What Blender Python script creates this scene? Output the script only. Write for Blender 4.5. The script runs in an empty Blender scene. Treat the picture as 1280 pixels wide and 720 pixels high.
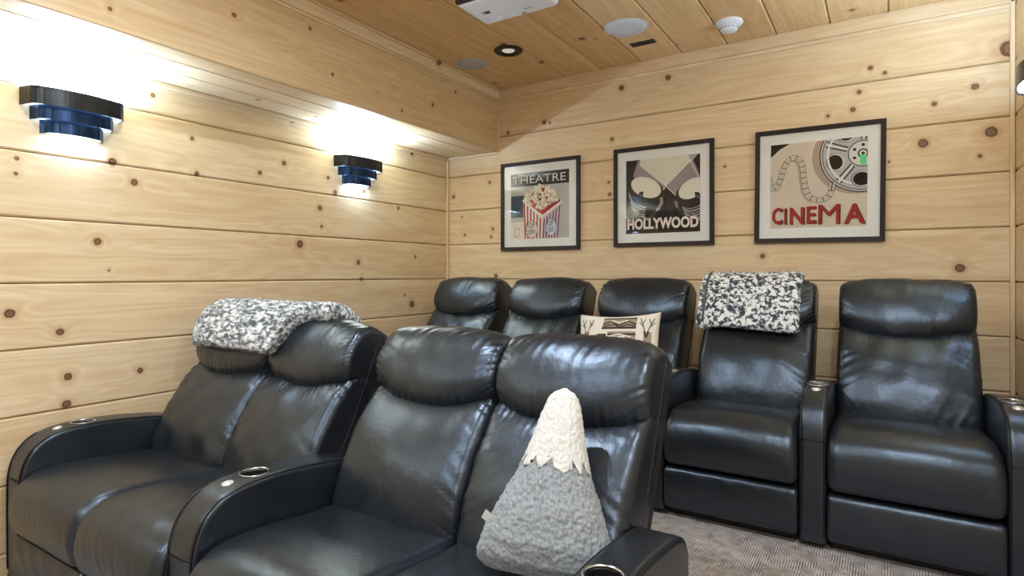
import bpy, bmesh, math, random
import numpy as np
from mathutils import Vector, noise, Matrix

# ------------------------------------------------------------------ camera, world, exposure
scene = bpy.context.scene
C = scene.collection
CAMZ = 1.26
cam_data = bpy.data.cameras.new('camera')
cam = bpy.data.objects.new('camera', cam_data)
C.objects.link(cam)
cam.location = (0, 0, CAMZ)
cam.rotation_euler = (math.pi/2, 0, math.radians(32.3))
cam_data.sensor_width = 36
cam_data.lens = 36*732.5/1280
cam_data.shift_y = -17.5/1280
cam_data.clip_start = 0.02
scene.camera = cam

world = bpy.data.worlds.new('world')
scene.world = world
world.use_nodes = True
wb = world.node_tree.nodes['Background']
wb.inputs[0].default_value = (0.90, 0.95, 1.0, 1)
wb.inputs[1].default_value = 0.3
vs = scene.view_settings
vs.view_transform = 'Standard'
vs.look = 'None'
vs.gamma = 1.0
vs.use_curve_mapping = False
vs.exposure = 0.50

SCONCE_UP, SCONCE_DOWN, SCONCE_GLOW = 17.0, 0.7, 3.0
FILL_DOWNLIGHT = 20.0  # power of the ceiling lamps added out of view
COOL = (0.52, 0.74, 1.0)
NEUTRAL = (0.80, 0.91, 1.0)

XL, XR, YB, YF = -3.07, 0.565, 3.85, -2.8
ZCEIL, ZTRIM, ZSOF, XSOF = 2.702, 2.626, 2.222, -2.56
PL, Z0 = 0.28, 1.22            # plank course height and one course line
RISER = 0.17
rng = random.Random(7)

# ------------------------------------------------------------------ object helpers
def link(name, me, mat=None, parent=None, smooth=False, loc=None):
    o = bpy.data.objects.new(name, me)
    C.objects.link(o)
    if mat is not None:
        me.materials.clear()
        me.materials.append(mat)
    if smooth:
        me.polygons.foreach_set('use_smooth', [True]*len(me.polygons))
    if parent is not None:
        o.parent = parent
    if loc is not None:
        o.location = loc
    return o

def tag(o, label, cat, group=None):
    o['label'] = label
    o['category'] = cat
    if group:
        o['group'] = group
    return o

def thing(name, label, cat, loc=(0, 0, 0), rotz=0.0, group=None):
    o = bpy.data.objects.new(name, None)
    C.objects.link(o)
    o.empty_display_size = 0.1
    o.location = loc
    o.rotation_euler = (0, 0, rotz)
    return tag(o, label, cat, group)

def structure(o):
    o['kind'] = 'structure'
    return o

def mesh_from(verts, faces, name='mesh'):
    me = bpy.data.meshes.new(name)
    me.from_pydata([tuple(map(float, v)) for v in verts], [], [tuple(map(int, q)) for q in faces])
    me.update()
    return me

def bm_mesh(bm, name='mesh', recalc=True):
    if recalc:
        bmesh.ops.recalc_face_normals(bm, faces=bm.faces)
    me = bpy.data.meshes.new(name)
    bm.to_mesh(me)
    bm.free()
    return me

def bm_box(bm, lo, hi, bevel=0.0, seg=2):
    r = bmesh.ops.create_cube(bm, size=1.0)
    vs_ = r['verts']
    for v in vs_:
        v.co = Vector([lo[i] + (v.co[i]+0.5)*(hi[i]-lo[i]) for i in range(3)])
    if bevel > 0:
        es = list({e for v in vs_ for e in v.link_edges})
        bmesh.ops.bevel(bm, geom=es, offset=bevel, segments=seg, profile=0.5, affect='EDGES')

def box(lo, hi, bevel=0.0, seg=2):
    bm = bmesh.new()
    bm_box(bm, lo, hi, bevel, seg)
    return bm_mesh(bm)

def lathe(profile, n=40, close=False):
    """profile: list of (r, z); revolve about z"""
    V, F = [], []
    k = len(profile)
    for i in range(n):
        a = 2*math.pi*i/n
        for r, z in profile:
            V.append((r*math.cos(a), r*math.sin(a), z))
    for i in range(n):
        j = (i+1) % n
        for q in range(k-1 if not close else k):
            p = (q+1) % k
            F.append((i*k+q, j*k+q, j*k+p, i*k+p))
    return mesh_from(V, F)

def tube(points, radius, n=8, closed=False):
    V, F = [], []
    P = [Vector(p) for p in points]
    m = len(P)
    for i, p in enumerate(P):
        if closed:
            t = (P[(i+1) % m]-P[i-1])
        else:
            t = P[min(i+1, m-1)]-P[max(i-1, 0)]
        t.normalize()
        up = Vector((1, 0, 0)) if abs(t.x) < 0.9 else Vector((0, 0, 1))
        a = t.cross(up).normalized()
        b = t.cross(a)
        for q in range(n):
            w = 2*math.pi*q/n
            V.append(p + radius*(math.cos(w)*a+math.sin(w)*b))
    for i in range(m if closed else m-1):
        j = (i+1) % m
        for q in range(n):
            r = (q+1) % n
            F.append((i*n+q, i*n+r, j*n+r, j*n+q))
    if not closed:
        F.append(tuple(range(n-1, -1, -1)))
        F.append(tuple((m-1)*n+q for q in range(n)))
    return mesh_from(V, F)

def spline(pts, n, closed=True):
    """Catmull-Rom through 2D points, resampled evenly to n points"""
    P = np.array(pts, float)
    m = len(P)
    out = []
    segs = m if closed else m-1
    for i in range(segs):
        if closed:
            p0, p1, p2, p3 = P[i-1], P[i], P[(i+1) % m], P[(i+2) % m]
        else:
            p0, p1, p2, p3 = P[max(i-1, 0)], P[i], P[i+1], P[min(i+2, m-1)]
        for t in np.linspace(0, 1, 24, endpoint=False):
            out.append(0.5*((2*p1)+(-p0+p2)*t+(2*p0-5*p1+4*p2-p3)*t*t+(-p0+3*p1-3*p2+p3)*t**3))
    if not closed:
        out.append(P[-1])
    out = np.array(out)
    q = np.vstack([out, out[:1]]) if closed else out
    d = np.r_[0, np.cumsum(np.hypot(*np.diff(q, axis=0).T))]
    s = np.linspace(0, d[-1], n, endpoint=not closed)
    return np.c_[np.interp(s, d, q[:, 0]), np.interp(s, d, q[:, 1])]

def loft(profile, width, r, M=40, disp=None, warp=None):
    """closed (y,z) profile lofted along x over width, edges rounded with radius r.
    disp(x, yz, nrm) -> outward displacement; warp(x, yz) -> yz shift."""
    prof = np.asarray(profile, float)
    N = len(prof)
    tang = np.roll(prof, -1, 0)-np.roll(prof, 1, 0)
    tang /= np.linalg.norm(tang, axis=1)[:, None]+1e-9
    nrm = np.c_[tang[:, 1], -tang[:, 0]]
    area = 0.5*np.sum(prof[:, 0]*np.roll(prof[:, 1], -1)-np.roll(prof[:, 0], -1)*prof[:, 1])
    if area < 0:
        nrm = -nrm
    ang = np.linspace(0, math.pi/2, 7)
    edge = r*(1-np.cos(ang))                      # distance from end
    ins = r*(1-np.sin(ang))
    mid = np.linspace(-width/2+r, width/2-r, M)[1:-1]
    xs = np.r_[-width/2+edge, mid, (width/2-edge)[::-1]]
    inset = np.r_[ins, np.zeros(len(mid)), ins[::-1]]
    V = []
    for x, i in zip(xs, inset):
        p = prof - nrm*i
        if disp is not None:
            p = p + nrm*disp(x, prof, nrm)[:, None]
        if warp is not None:
            p = p + warp(x, prof)
        V.append(np.c_[np.full(N, x), p])
    K = len(xs)
    V = np.vstack(V)
    F = []
    for k in range(K-1):
        for i in range(N):
            j = (i+1) % N
            F.append((k*N+i, k*N+j, (k+1)*N+j, (k+1)*N+i))
    F.append(tuple(range(N-1, -1, -1)))
    F.append(tuple((K-1)*N+i for i in range(N)))
    bm = bmesh.new()
    me = mesh_from(V, F)
    bm.from_mesh(me)
    bpy.data.meshes.remove(me)
    return bm_mesh(bm)

# ------------------------------------------------------------------ materials
def new_mat(name):
    m = bpy.data.materials.new(name)
    m.use_nodes = True
    nt = m.node_tree
    return m, nt, nt.nodes['Principled BSDF']

def N(nt, kind, **kw):
    n = nt.nodes.new(kind)
    for k, v in kw.items():
        setattr(n, k, v)
    return n

def math_n(nt, op, a, b=None, c=None, clamp=False):
    n = nt.nodes.new('ShaderNodeMath')
    n.operation = op
    n.use_clamp = clamp
    for i, v in enumerate((a, b, c)):
        if v is None:
            continue
        if isinstance(v, (int, float)):
            n.inputs[i].default_value = v
        else:
            nt.links.new(v, n.inputs[i])
    return n.outputs[0]

def mix_rgb(nt, fac, a, b, mode='MIX'):
    n = nt.nodes.new('ShaderNodeMix')
    n.data_type = 'RGBA'
    n.blend_type = mode
    for sock, v in ((n.inputs[0], fac), (n.inputs[6], a), (n.inputs[7], b)):
        if isinstance(v, (int, float)):
            sock.default_value = v
        elif isinstance(v, tuple):
            sock.default_value = (*v, 1) if len(v) == 3 else v
        else:
            nt.links.new(v, sock)
    return n.outputs[2]

def ramp(nt, fac, stops, interp='LINEAR'):
    n = nt.nodes.new('ShaderNodeValToRGB')
    n.color_ramp.interpolation = interp
    el = n.color_ramp.elements
    while len(el) < len(stops):
        el.new(0.5)
    for e, (p, c) in zip(el, stops):
        e.position = p
        e.color = (*c, 1) if len(c) == 3 else c
    nt.links.new(fac, n.inputs[0])
    return n.outputs[0]

def combine(nt, x, y, z):
    n = nt.nodes.new('ShaderNodeCombineXYZ')
    for i, v in enumerate((x, y, z)):
        if isinstance(v, (int, float)):
            n.inputs[i].default_value = v
        else:
            nt.links.new(v, n.inputs[i])
    return n.outputs[0]

def noise_n(nt, vec, scale, detail=3.0, rough=0.5, distort=0.0):
    n = nt.nodes.new('ShaderNodeTexNoise')
    n.inputs['Scale'].default_value = scale
    n.inputs['Detail'].default_value = detail
    n.inputs['Roughness'].default_value = rough
    n.inputs['Distortion'].default_value = distort
    nt.links.new(vec, n.inputs['Vector'])
    return n.outputs['Fac']

def plain(name, col, rough=0.5, metal=0.0, emit=0.0, spec=0.5, coat=0.0):
    m, nt, b = new_mat(name)
    b.inputs['Base Color'].default_value = (*col, 1)
    b.inputs['Roughness'].default_value = rough
    b.inputs['Metallic'].default_value = metal
    b.inputs['Specular IOR Level'].default_value = spec
    b.inputs['Coat Weight'].default_value = coat
    if emit > 0:
        b.inputs['Emission Color'].default_value = (*col, 1)
        b.inputs['Emission Strength'].default_value = emit
    return m

def wood(name, along, across, knots=(), light=(0.82, 0.665, 0.455), dark=(0.66, 0.455, 0.255), vor=True, vor_amt=0.45):
    """pine boards; along / across are world axes 0,1,2; knots: (along, across, radius)"""
    m, nt, b = new_mat(name)
    geo = N(nt, 'ShaderNodeNewGeometry')
    sep = N(nt, 'ShaderNodeSeparateXYZ')
    nt.links.new(geo.outputs['Position'], sep.inputs[0])
    A, B = sep.outputs[along], sep.outputs[across]
    info = N(nt, 'ShaderNodeObjectInfo')
    R = info.outputs['Random']
    flat = combine(nt, A, B, 0.0)
    wob = noise_n(nt, flat, 55.0, 2.0)
    rr = None
    for ka, kb, kr in knots:
        d = N(nt, 'ShaderNodeVectorMath', operation='DISTANCE')
        nt.links.new(flat, d.inputs[0])
        d.inputs[1].default_value = (ka, kb, 0)
        q = math_n(nt, 'MULTIPLY', d.outputs['Value'], 1.28/kr)
        rr = q if rr is None else math_n(nt, 'MINIMUM', rr, q)
    if vor:
        v = N(nt, 'ShaderNodeTexVoronoi', voronoi_dimensions='2D')
        v.inputs['Scale'].default_value = 2.6
        nt.links.new(combine(nt, A, B, math_n(nt, 'MULTIPLY', R, 0.0)), v.inputs['Vector'])
        cs = N(nt, 'ShaderNodeSeparateColor')
        nt.links.new(v.outputs['Color'], cs.inputs[0])
        rad = math_n(nt, 'MULTIPLY_ADD', cs.outputs[1], 0.036, 0.010)
        q = math_n(nt, 'DIVIDE', v.outputs['Distance'], rad)
        off = math_n(nt, 'MULTIPLY', math_n(nt, 'GREATER_THAN', cs.outputs[0], vor_amt), 50.0)
        q = math_n(nt, 'ADD', q, off)
        rr = q if rr is None else math_n(nt, 'MINIMUM', rr, q)
    # warped grain coordinate
    near = math_n(nt, 'POWER', 2.718, math_n(nt, 'MULTIPLY', rr, -0.55))
    big = combine(nt, math_n(nt, 'MULTIPLY_ADD', R, 31.0, math_n(nt, 'MULTIPLY', A, 0.75)),
                  math_n(nt, 'MULTIPLY', B, 7.0), math_n(nt, 'MULTIPLY', R, 17.0))
    nb = noise_n(nt, big, 1.0, 2.0, 0.5, 0.4)
    phase = math_n(nt, 'MULTIPLY_ADD', near, 0.35, nb)
    rings = math_n(nt, 'SINE', math_n(nt, 'MULTIPLY', phase, 62.0))
    fine = noise_n(nt, combine(nt, math_n(nt, 'MULTIPLY', A, 3.5), math_n(nt, 'MULTIPLY', B, 190.0), R), 1.0, 3.0, 0.6)
    streak = noise_n(nt, combine(nt, math_n(nt, 'MULTIPLY_ADD', R, 9.0, math_n(nt, 'MULTIPLY', A, 0.9)),
                     math_n(nt, 'MULTIPLY', B, 22.0), R), 1.0, 4.0, 0.6)
    f = math_n(nt, 'ADD', math_n(nt, 'MULTIPLY', rings, 0.13), math_n(nt, 'MULTIPLY', fine, 0.42))
    f = math_n(nt, 'ADD', f, math_n(nt, 'MULTIPLY', streak, 1.15))
    f = math_n(nt, 'ADD', f, math_n(nt, 'MULTIPLY_ADD', R, 0.38, -0.50))
    col = ramp(nt, f, [(0.12, light), (0.50, tuple(0.5*(a+c) for a, c in zip(light, dark))), (0.92, dark)])
    # dark streak flecks
    fl = noise_n(nt, combine(nt, math_n(nt, 'MULTIPLY', A, 5.0), math_n(nt, 'MULTIPLY', B, 70.0), math_n(nt, 'MULTIPLY', R, 5)), 1.0, 2.0)
    col = mix_rgb(nt, math_n(nt, 'MULTIPLY', math_n(nt, 'SUBTRACT', fl, 0.69, clamp=True), 3.0, clamp=True), col, (0.36, 0.19, 0.08))
    # knots
    rk = math_n(nt, 'ADD', rr, math_n(nt, 'MULTIPLY_ADD', wob, 0.5, -0.25))
    halo = ramp(nt, math_n(nt, 'MULTIPLY', rk, 0.25), [(0.0, (1, 1, 1)), (0.27, (0.55, 0.55, 0.55)), (0.55, (0.12, 0.12, 0.12)), (0.95, (0, 0, 0))])
    col = mix_rgb(nt, halo, col, (0.42, 0.20, 0.075))
    core = ramp(nt, math_n(nt, 'MULTIPLY', rk, 0.25), [(0.0, (0.9, 0.9, 0.9)), (0.10, (0.55, 0.55, 0.55)), (0.20, (0.95, 0.95, 0.95)), (0.265, (0.9, 0.9, 0.9)), (0.30, (0, 0, 0))])
    col = mix_rgb(nt, core, col, (0.11, 0.042, 0.017))
    nt.links.new(col, b.inputs['Base Color'])
    b.inputs['Roughness'].default_value = 0.42
    b.inputs['Specular IOR Level'].default_value = 0.35
    bump = N(nt, 'ShaderNodeBump')
    bump.inputs['Strength'].default_value = 0.06
    bump.inputs['Distance'].default_value = 0.01
    nt.links.new(fine, bump.inputs['Height'])
    nt.links.new(bump.outputs[0], b.inputs['Normal'])
    return m

LEFT_KNOTS = [(1.106, 2.176, .012), (1.372, 2.252, .010), (1.51, 2.15, .013), (1.706, 1.973, .011), (1.732, 1.792, .013),
    (1.425, 1.705, .018), (1.267, 1.41, .018), (0.968, 1.745, .009), (2.104, 1.851, .014), (2.267, 1.932, .016),
    (2.324, 2.202, .012), (2.601, 1.891, .012), (2.536, 1.686, .018), (2.549, 1.568, .011), (2.382, 1.447, .026),
    (2.916, 1.84, .016), (3.411, 2.19, .017), (3.261, 1.755, .013), (3.448, 1.394, .012), (2.864, 1.34, .018),
    (2.894, 1.224, .014), (1.151, 0.802, .018), (1.451, 0.788, .015), (0.944, 1.095, .021), (1.121, 1.004, .017),
    (1.145, 0.681, .020), (3.411, 1.028, .026), (0.965, 1.681, .008), (1.314, 1.277, .006), (1.33, 1.79, .020),
    (2.66, 1.80, .016), (3.33, 1.10, .009)]
BACK_KNOTS = [(-3.007, 1.9, .016), (-2.645, 1.99, .014), (-2.891, 1.578, .012), (-2.614, 1.619, .014), (-2.63, 1.556, .012),
    (-2.584, 1.244, .017), (-2.149, 2.399, .018), (-1.533, 2.553, .022), (-1.206, 2.567, .020), (-1.604, 2.206, .015),
    (-0.057, 2.415, .014), (0.011, 2.375, .012), (-0.111, 2.289, .014), (-0.142, 2.194, .015), (0.234, 2.168, .014),
    (0.406, 2.232, .018), (0.185, 1.964, .026), (0.471, 1.988, .030), (0.426, 1.869, .011), (0.547, 2.402, .048),
    (-0.842, 1.94, .009), (-1.628, 1.905, .011), (0.343, 1.291, .024), (-2.471, 2.362, .014), (-0.267, 2.176, .010),
    (-1.622, 1.82, .013), (-2.92, 1.73, .008), (0.03, 1.88, .007), (-2.10, 2.39, .010), (-0.62, 1.37, .016)]
SOFFIT_KNOTS = [(3.05, 2.40, .013), (2.20, 2.36, .010), (2.05, 2.56, .011), (1.10, 2.30, .009), (1.62, 2.47, .012), (2.75, 2.29, .009), (3.30, 2.55, .010)]
M_LEFT = wood('pine_left', 1, 2, LEFT_KNOTS, vor=False)
M_BACK = wood('pine_back', 0, 2, BACK_KNOTS, vor=False)
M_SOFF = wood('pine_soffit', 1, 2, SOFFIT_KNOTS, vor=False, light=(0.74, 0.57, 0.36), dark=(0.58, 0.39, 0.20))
M_SOFFB = wood('pine_soffit_under', 1, 0, vor_amt=0.35)
M_CEIL = wood('pine_ceiling', 1, 0, light=(0.84, 0.59, 0.33), dark=(0.64, 0.40, 0.18), vor_amt=0.7)
M_RIGHT = wood('pine_right', 1, 2)
M_TRIMX = wood('pine_trim_x', 0, 2, vor_amt=0.25)
M_TRIMY = wood('pine_trim_y', 1, 2, vor_amt=0.25)
M_TRIMZ = wood('pine_trim_z', 2, 0, vor_amt=0.1)
M_GROOVE = plain('groove_wood', (0.30, 0.19, 0.09), 0.8)

def leather():
    m, nt, b = new_mat('black_leather')
    tc = N(nt, 'ShaderNodeTexCoord')
    v = N(nt, 'ShaderNodeTexVoronoi', feature='DISTANCE_TO_EDGE')
    v.inputs['Scale'].default_value = 420
    nt.links.new(tc.outputs['Object'], v.inputs['Vector'])
    n1 = noise_n(nt, tc.outputs['Object'], 9.0, 4.0)
    n2 = noise_n(nt, tc.outputs['Object'], 45.0, 4.0)
    nt.links.new(ramp(nt, n1, [(0.3, (0.010, 0.0112, 0.014)), (0.7, (0.015, 0.017, 0.021))]), b.inputs['Base Color'])
    rgh = N(nt, 'ShaderNodeMapRange')
    rgh.inputs[3].default_value = 0.26
    rgh.inputs[4].default_value = 0.37
    nt.links.new(n1, rgh.inputs[0])
    nt.links.new(rgh.outputs[0], b.inputs['Roughness'])
    b.inputs['Specular IOR Level'].default_value = 0.95
    b.inputs['Specular Tint'].default_value = (0.66, 0.80, 1.0, 1)
    b1 = N(nt, 'ShaderNodeBump')
    b1.inputs['Strength'].default_value = 0.10
    b1.inputs['Distance'].default_value = 0.002
    nt.links.new(v.outputs['Distance'], b1.inputs['Height'])
    b2 = N(nt, 'ShaderNodeBump')
    b2.inputs['Strength'].default_value = 0.10
    b2.inputs['Distance'].default_value = 0.012
    nt.links.new(n2, b2.inputs['Height'])
    nt.links.new(b1.outputs[0], b2.inputs['Normal'])
    nt.links.new(b2.outputs[0], b.inputs['Normal'])
    return m
M_LEATHER = leather()
M_SIDE = plain('side_vinyl', (0.011, 0.011, 0.013), 0.52)
M_THREAD = plain('thread', (0.05, 0.05, 0.055), 0.6)
M_PIPING = plain('piping_black', (0.006, 0.006, 0.007), 0.45)
M_CHROME = plain('chrome', (0.50, 0.51, 0.53), 0.22, 1.0)
M_CUP = plain('cup_black', (0.010, 0.010, 0.011), 0.35)
M_BUTTON = plain('button_silver', (0.78, 0.77, 0.74), 0.3, 0.6)

def carpet():
    m, nt, b = new_mat('carpet')
    geo = N(nt, 'ShaderNodeNewGeometry')
    pos = geo.outputs['Position']
    sep = N(nt, 'ShaderNodeSeparateXYZ')
    nt.links.new(pos, sep.inputs[0])
    X, Y = sep.outputs[0], sep.outputs[1]
    # small blocks of parallel ribs, turned by block
    cell = N(nt, 'ShaderNodeTexVoronoi', distance='CHEBYCHEV')
    cell.inputs['Scale'].default_value = 24
    nt.links.new(pos, cell.inputs['Vector'])
    cs = N(nt, 'ShaderNodeSeparateColor')
    nt.links.new(cell.outputs['Color'], cs.inputs[0])
    r1 = math_n(nt, 'SINE', math_n(nt, 'MULTIPLY', X, 700.0))
    r2 = math_n(nt, 'SINE', math_n(nt, 'MULTIPLY', math_n(nt, 'MULTIPLY_ADD', Y, 0.75, math_n(nt, 'MULTIPLY', X, 0.7)), 650.0))
    sel = math_n(nt, 'GREATER_THAN', cs.outputs[0], 0.55)
    mixv = math_n(nt, 'ADD', math_n(nt, 'MULTIPLY', r1, math_n(nt, 'SUBTRACT', 1.0, sel)), math_n(nt, 'MULTIPLY', r2, sel))
    n1 = noise_n(nt, pos, 300.0, 2.0)
    n2 = noise_n(nt, pos, 26.0, 3.0)
    f = math_n(nt, 'ADD', math_n(nt, 'MULTIPLY_ADD', mixv, 0.20, 0.35), math_n(nt, 'MULTIPLY_ADD', n1, 0.6, -0.25))
    f = math_n(nt, 'ADD', f, math_n(nt, 'MULTIPLY_ADD', n2, 0.5, -0.30))
    col = ramp(nt, f, [(0.10, (0.13, 0.10, 0.095)), (0.34, (0.34, 0.30, 0.29)), (0.54, (0.60, 0.56, 0.54)), (0.9, (0.80, 0.76, 0.72))])
    nt.links.new(col, b.inputs['Base Color'])
    b.inputs['Roughness'].default_value = 0.95
    b.inputs['Specular IOR Level'].default_value = 0.1
    bp = N(nt, 'ShaderNodeBump')
    bp.inputs['Strength'].default_value = 0.6
    bp.inputs['Distance'].default_value = 0.004
    nt.links.new(f, bp.inputs['Height'])
    nt.links.new(bp.outputs[0], b.inputs['Normal'])
    return m
M_CARPET = carpet()

def fur(name, scale, stretch, lo, hi, cols):
    m, nt, b = new_mat(name)
    tc = N(nt, 'ShaderNodeTexCoord')
    mp = N(nt, 'ShaderNodeMapping')
    mp.inputs['Scale'].default_value = stretch
    mp.inputs['Rotation'].default_value = (0, 0.5, 0)
    nt.links.new(tc.outputs['Object'], mp.inputs['Vector'])
    n1 = noise_n(nt, mp.outputs[0], scale, 2.0, 0.55, 0.5)
    n2 = noise_n(nt, tc.outputs['Object'], 260.0, 2.0)
    f = math_n(nt, 'ADD', n1, math_n(nt, 'MULTIPLY_ADD', n2, 0.14, -0.07))
    nt.links.new(ramp(nt, f, [(lo, cols[0]), ((lo+hi)/2, cols[1]), (hi, cols[2])]), b.inputs['Base Color'])
    b.inputs['Roughness'].default_value = 0.85
    b.inputs['Specular IOR Level'].default_value = 0.2
    b.inputs['Sheen Weight'].default_value = 0.3
    return m
M_FUR1 = fur('streaked_fur', 36, (0.75, 1.5, 1.5), 0.40, 0.60, [(0.09, 0.10, 0.115), (0.33, 0.35, 0.37), (0.80, 0.82, 0.83)])
M_FUR2 = fur('spotted_fur', 50, (1, 1, 1), 0.42, 0.54, [(0.045, 0.055, 0.075), (0.22, 0.25, 0.30), (0.88, 0.90, 0.91)])
M_BAND = plain('throw_binding', (0.10, 0.10, 0.10), 0.8)

def sherpa(name, a, b_):
    m, nt, b = new_mat(name)
    tc = N(nt, 'ShaderNodeTexCoord')
    n2 = noise_n(nt, tc.outputs['Object'], 130.0, 3.0)
    nt.links.new(ramp(nt, n2, [(0.3, a), (0.7, b_)]), b.inputs['Base Color'])
    b.inputs['Roughness'].default_value = 0.95
    b.inputs['Specular IOR Level'].default_value = 0.1
    b.inputs['Sheen Weight'].default_value = 0.2
    bp = N(nt, 'ShaderNodeBump')
    bp.inputs['Strength'].default_value = 0.5
    bp.inputs['Distance'].default_value = 0.004
    nt.links.new(n2, bp.inputs['Height'])
    nt.links.new(bp.outputs[0], b.inputs['Normal'])
    return m
M_SNOW = sherpa('white_sherpa', (0.54, 0.525, 0.50), (0.70, 0.69, 0.665))
M_ROCK = sherpa('grey_sherpa', (0.19, 0.205, 0.22), (0.35, 0.37, 0.395))
M_TAGM = plain('tag_cloth', (0.45, 0.43, 0.40), 0.8)
M_WHITE = plain('white_plastic', (0.83, 0.85, 0.90), 0.4)
M_WHITEG = plain('speaker_grille_white', (0.74, 0.78, 0.88), 0.7)
M_GREYG = plain('speaker_grille_grey', (0.52, 0.54, 0.58), 0.7)
M_BLACKP = plain('black_plastic', (0.012, 0.012, 0.013), 0.4)
M_BRONZE = plain('dark_bronze', (0.028, 0.018, 0.014), 0.35, 0.4)
M_BULB = plain('frosted_bulb', (0.9, 0.88, 0.85), 0.5, emit=0.25)

def steel(name, col):
    m, nt, b = new_mat(name)
    tc = N(nt, 'ShaderNodeTexCoord')
    n = noise_n(nt, tc.outputs['Object'], 14.0, 2.0)
    nt.links.new(ramp(nt, n, [(0.35, tuple(c*0.8 for c in col)), (0.65, tuple(c*1.2 for c in col))]), b.inputs['Base Color'])
    b.inputs['Roughness'].default_value = 0.28
    b.inputs['Metallic'].default_value = 0.75
    return m
M_TIER1 = steel('gunmetal', (0.030, 0.031, 0.034))
M_TIER2 = steel('led_tinted_steel', (0.010, 0.028, 0.070))  # cool LED light on the lower tiers put into the metal's colour
def glow(name, col, s):
    m, nt, b = new_mat(name)
    b.inputs['Base Color'].default_value = (0.9, 0.9, 0.9, 1)
    b.inputs['Emission Color'].default_value = (*col, 1)
    b.inputs['Emission Strength'].default_value = s
    return m
M_GLOW = glow('led_diffuser', COOL, SCONCE_GLOW)

def frame_wood():
    m, nt, b = new_mat('espresso_frame')
    tc = N(nt, 'ShaderNodeTexCoord')
    n = noise_n(nt, tc.outputs['Object'], 40.0, 4.0)
    nt.links.new(ramp(nt, n, [(0.3, (0.016, 0.010, 0.009)), (0.7, (0.040, 0.026, 0.023))]), b.inputs['Base Color'])
    b.inputs['Roughness'].default_value = 0.5
    b.inputs['Specular IOR Level'].default_value = 0.25
    return m
M_FRAME = frame_wood()
M_MAT = plain('white_mat_board', (0.84, 0.86, 0.87), 0.85, spec=0.1)

def glass():
    m, nt, b = new_mat('picture_glass')
    nt.nodes.remove(b)
    out = nt.nodes['Material Output']
    tr = N(nt, 'ShaderNodeBsdfTransparent')
    gl = N(nt, 'ShaderNodeBsdfGlossy')
    gl.inputs['Roughness'].default_value = 0.03
    lw = N(nt, 'ShaderNodeLayerWeight')
    lw.inputs['Blend'].default_value = 0.5
    fac = math_n(nt, 'MULTIPLY_ADD', math_n(nt, 'POWER', lw.outputs['Facing'], 5.0), 0.5, 0.022)
    mx = N(nt, 'ShaderNodeMixShader')
    nt.links.new(fac, mx.inputs[0])
    nt.links.new(tr.outputs[0], mx.inputs[1])
    nt.links.new(gl.outputs[0], mx.inputs[2])
    nt.links.new(mx.outputs[0], out.inputs[0])
    return m
M_GLASS = glass()

# ------------------------------------------------------------------ the room
def plank_mesh(length, height, thick=0.018, ch=0.007):
    """board lying in local x(length) / z(height), visible face towards -y"""
    L, H = length/2, height/2
    V, F = [], []
    rings = [(L, H, thick), (L, H, ch), (L-0.001, H-ch, 0.0)]
    for l, h, y in rings:
        V += [(-l, y, -h), (l, y, -h), (l, y, h), (-l, y, h)]
    for k in range(2):
        for i in range(4):
            j = (i+1) % 4
            F.append((k*4+i, k*4+j, (k+1)*4+j, (k+1)*4+i))
    F.append((8, 9, 10, 11))
    F.append((3, 2, 1, 0))
    bm = bmesh.new()
    me = mesh_from(V, F)
    bm.from_mesh(me)
    bpy.data.meshes.remove(me)
    return bm_mesh(bm)

def wall_of_planks(name, lo, hi, mat, rows, place, groove=None):
    w = structure(link(name, box(lo, hi), groove or M_GROOVE))
    cache = {}
    for (a0, a1, b0, b1) in rows:
        key = (round(a1-a0, 3), round(b1-b0, 3))
        if key not in cache:
            cache[key] = plank_mesh(a1-a0-0.001, b1-b0-0.004)
            cache[key].materials.append(mat)
        o = link('plank', cache[key], None, w)
        place(o, (a0+a1)/2, (b0+b1)/2)
    return w

def courses(zlo, zhi):
    z = Z0 + math.floor((zlo-Z0)/PL)*PL
    out = []
    while z < zhi-1e-4:
        a, b = max(z, zlo), min(z+PL, zhi)
        if b-a > 0.01:
            out.append((a, b))
        z += PL
    return out

T = 0.018
# left wall (board faces +x at XL)
def put_left(o, a, b):
    o.rotation_euler = (0, 0, math.pi/2)
    o.location = (XL, a, b)
rows = []
for z0, z1 in courses(0.0, ZSOF+0.02):
    if abs(z0-(Z0-3*PL)) < 0.01:
        rows += [(YF, 1.72, z0, z1), (1.72, YB, z0, z1)]
    elif abs(z0-(Z0-4*PL)) < 0.01:
        rows += [(YF, 0.4, z0, z1), (0.4, YB, z0, z1)]
    else:
        rows.append((YF, YB, z0, z1))
wall_of_planks('wall_left', (XL-0.12, YF, -0.1), (XL-T, YB+0.12, ZCEIL+0.1), M_LEFT, rows, put_left)

# back wall (board faces -y at YB)
def put_back(o, a, b):
    o.location = (a, YB, b)
rows = [(XL, XR, z0, z1) for z0, z1 in courses(0.0, ZCEIL)]
wall_of_planks('wall_back', (XL-0.12, YB+T, -0.1), (XR+0.12, YB+0.12, ZCEIL+0.1), M_BACK, rows, put_back)

# right wall (board faces -x at XR)
def put_right(o, a, b):
    o.rotation_euler = (0, 0, -math.pi/2)
    o.location = (XR, a, b)
rows = [(YF, YB, z0, z1) for z0, z1 in courses(0.0, ZCEIL)]
wall_of_planks('wall_right', (XR+T, YF, -0.1), (XR+0.12, YB+0.12, ZCEIL+0.1), M_RIGHT, rows, put_right)

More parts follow.
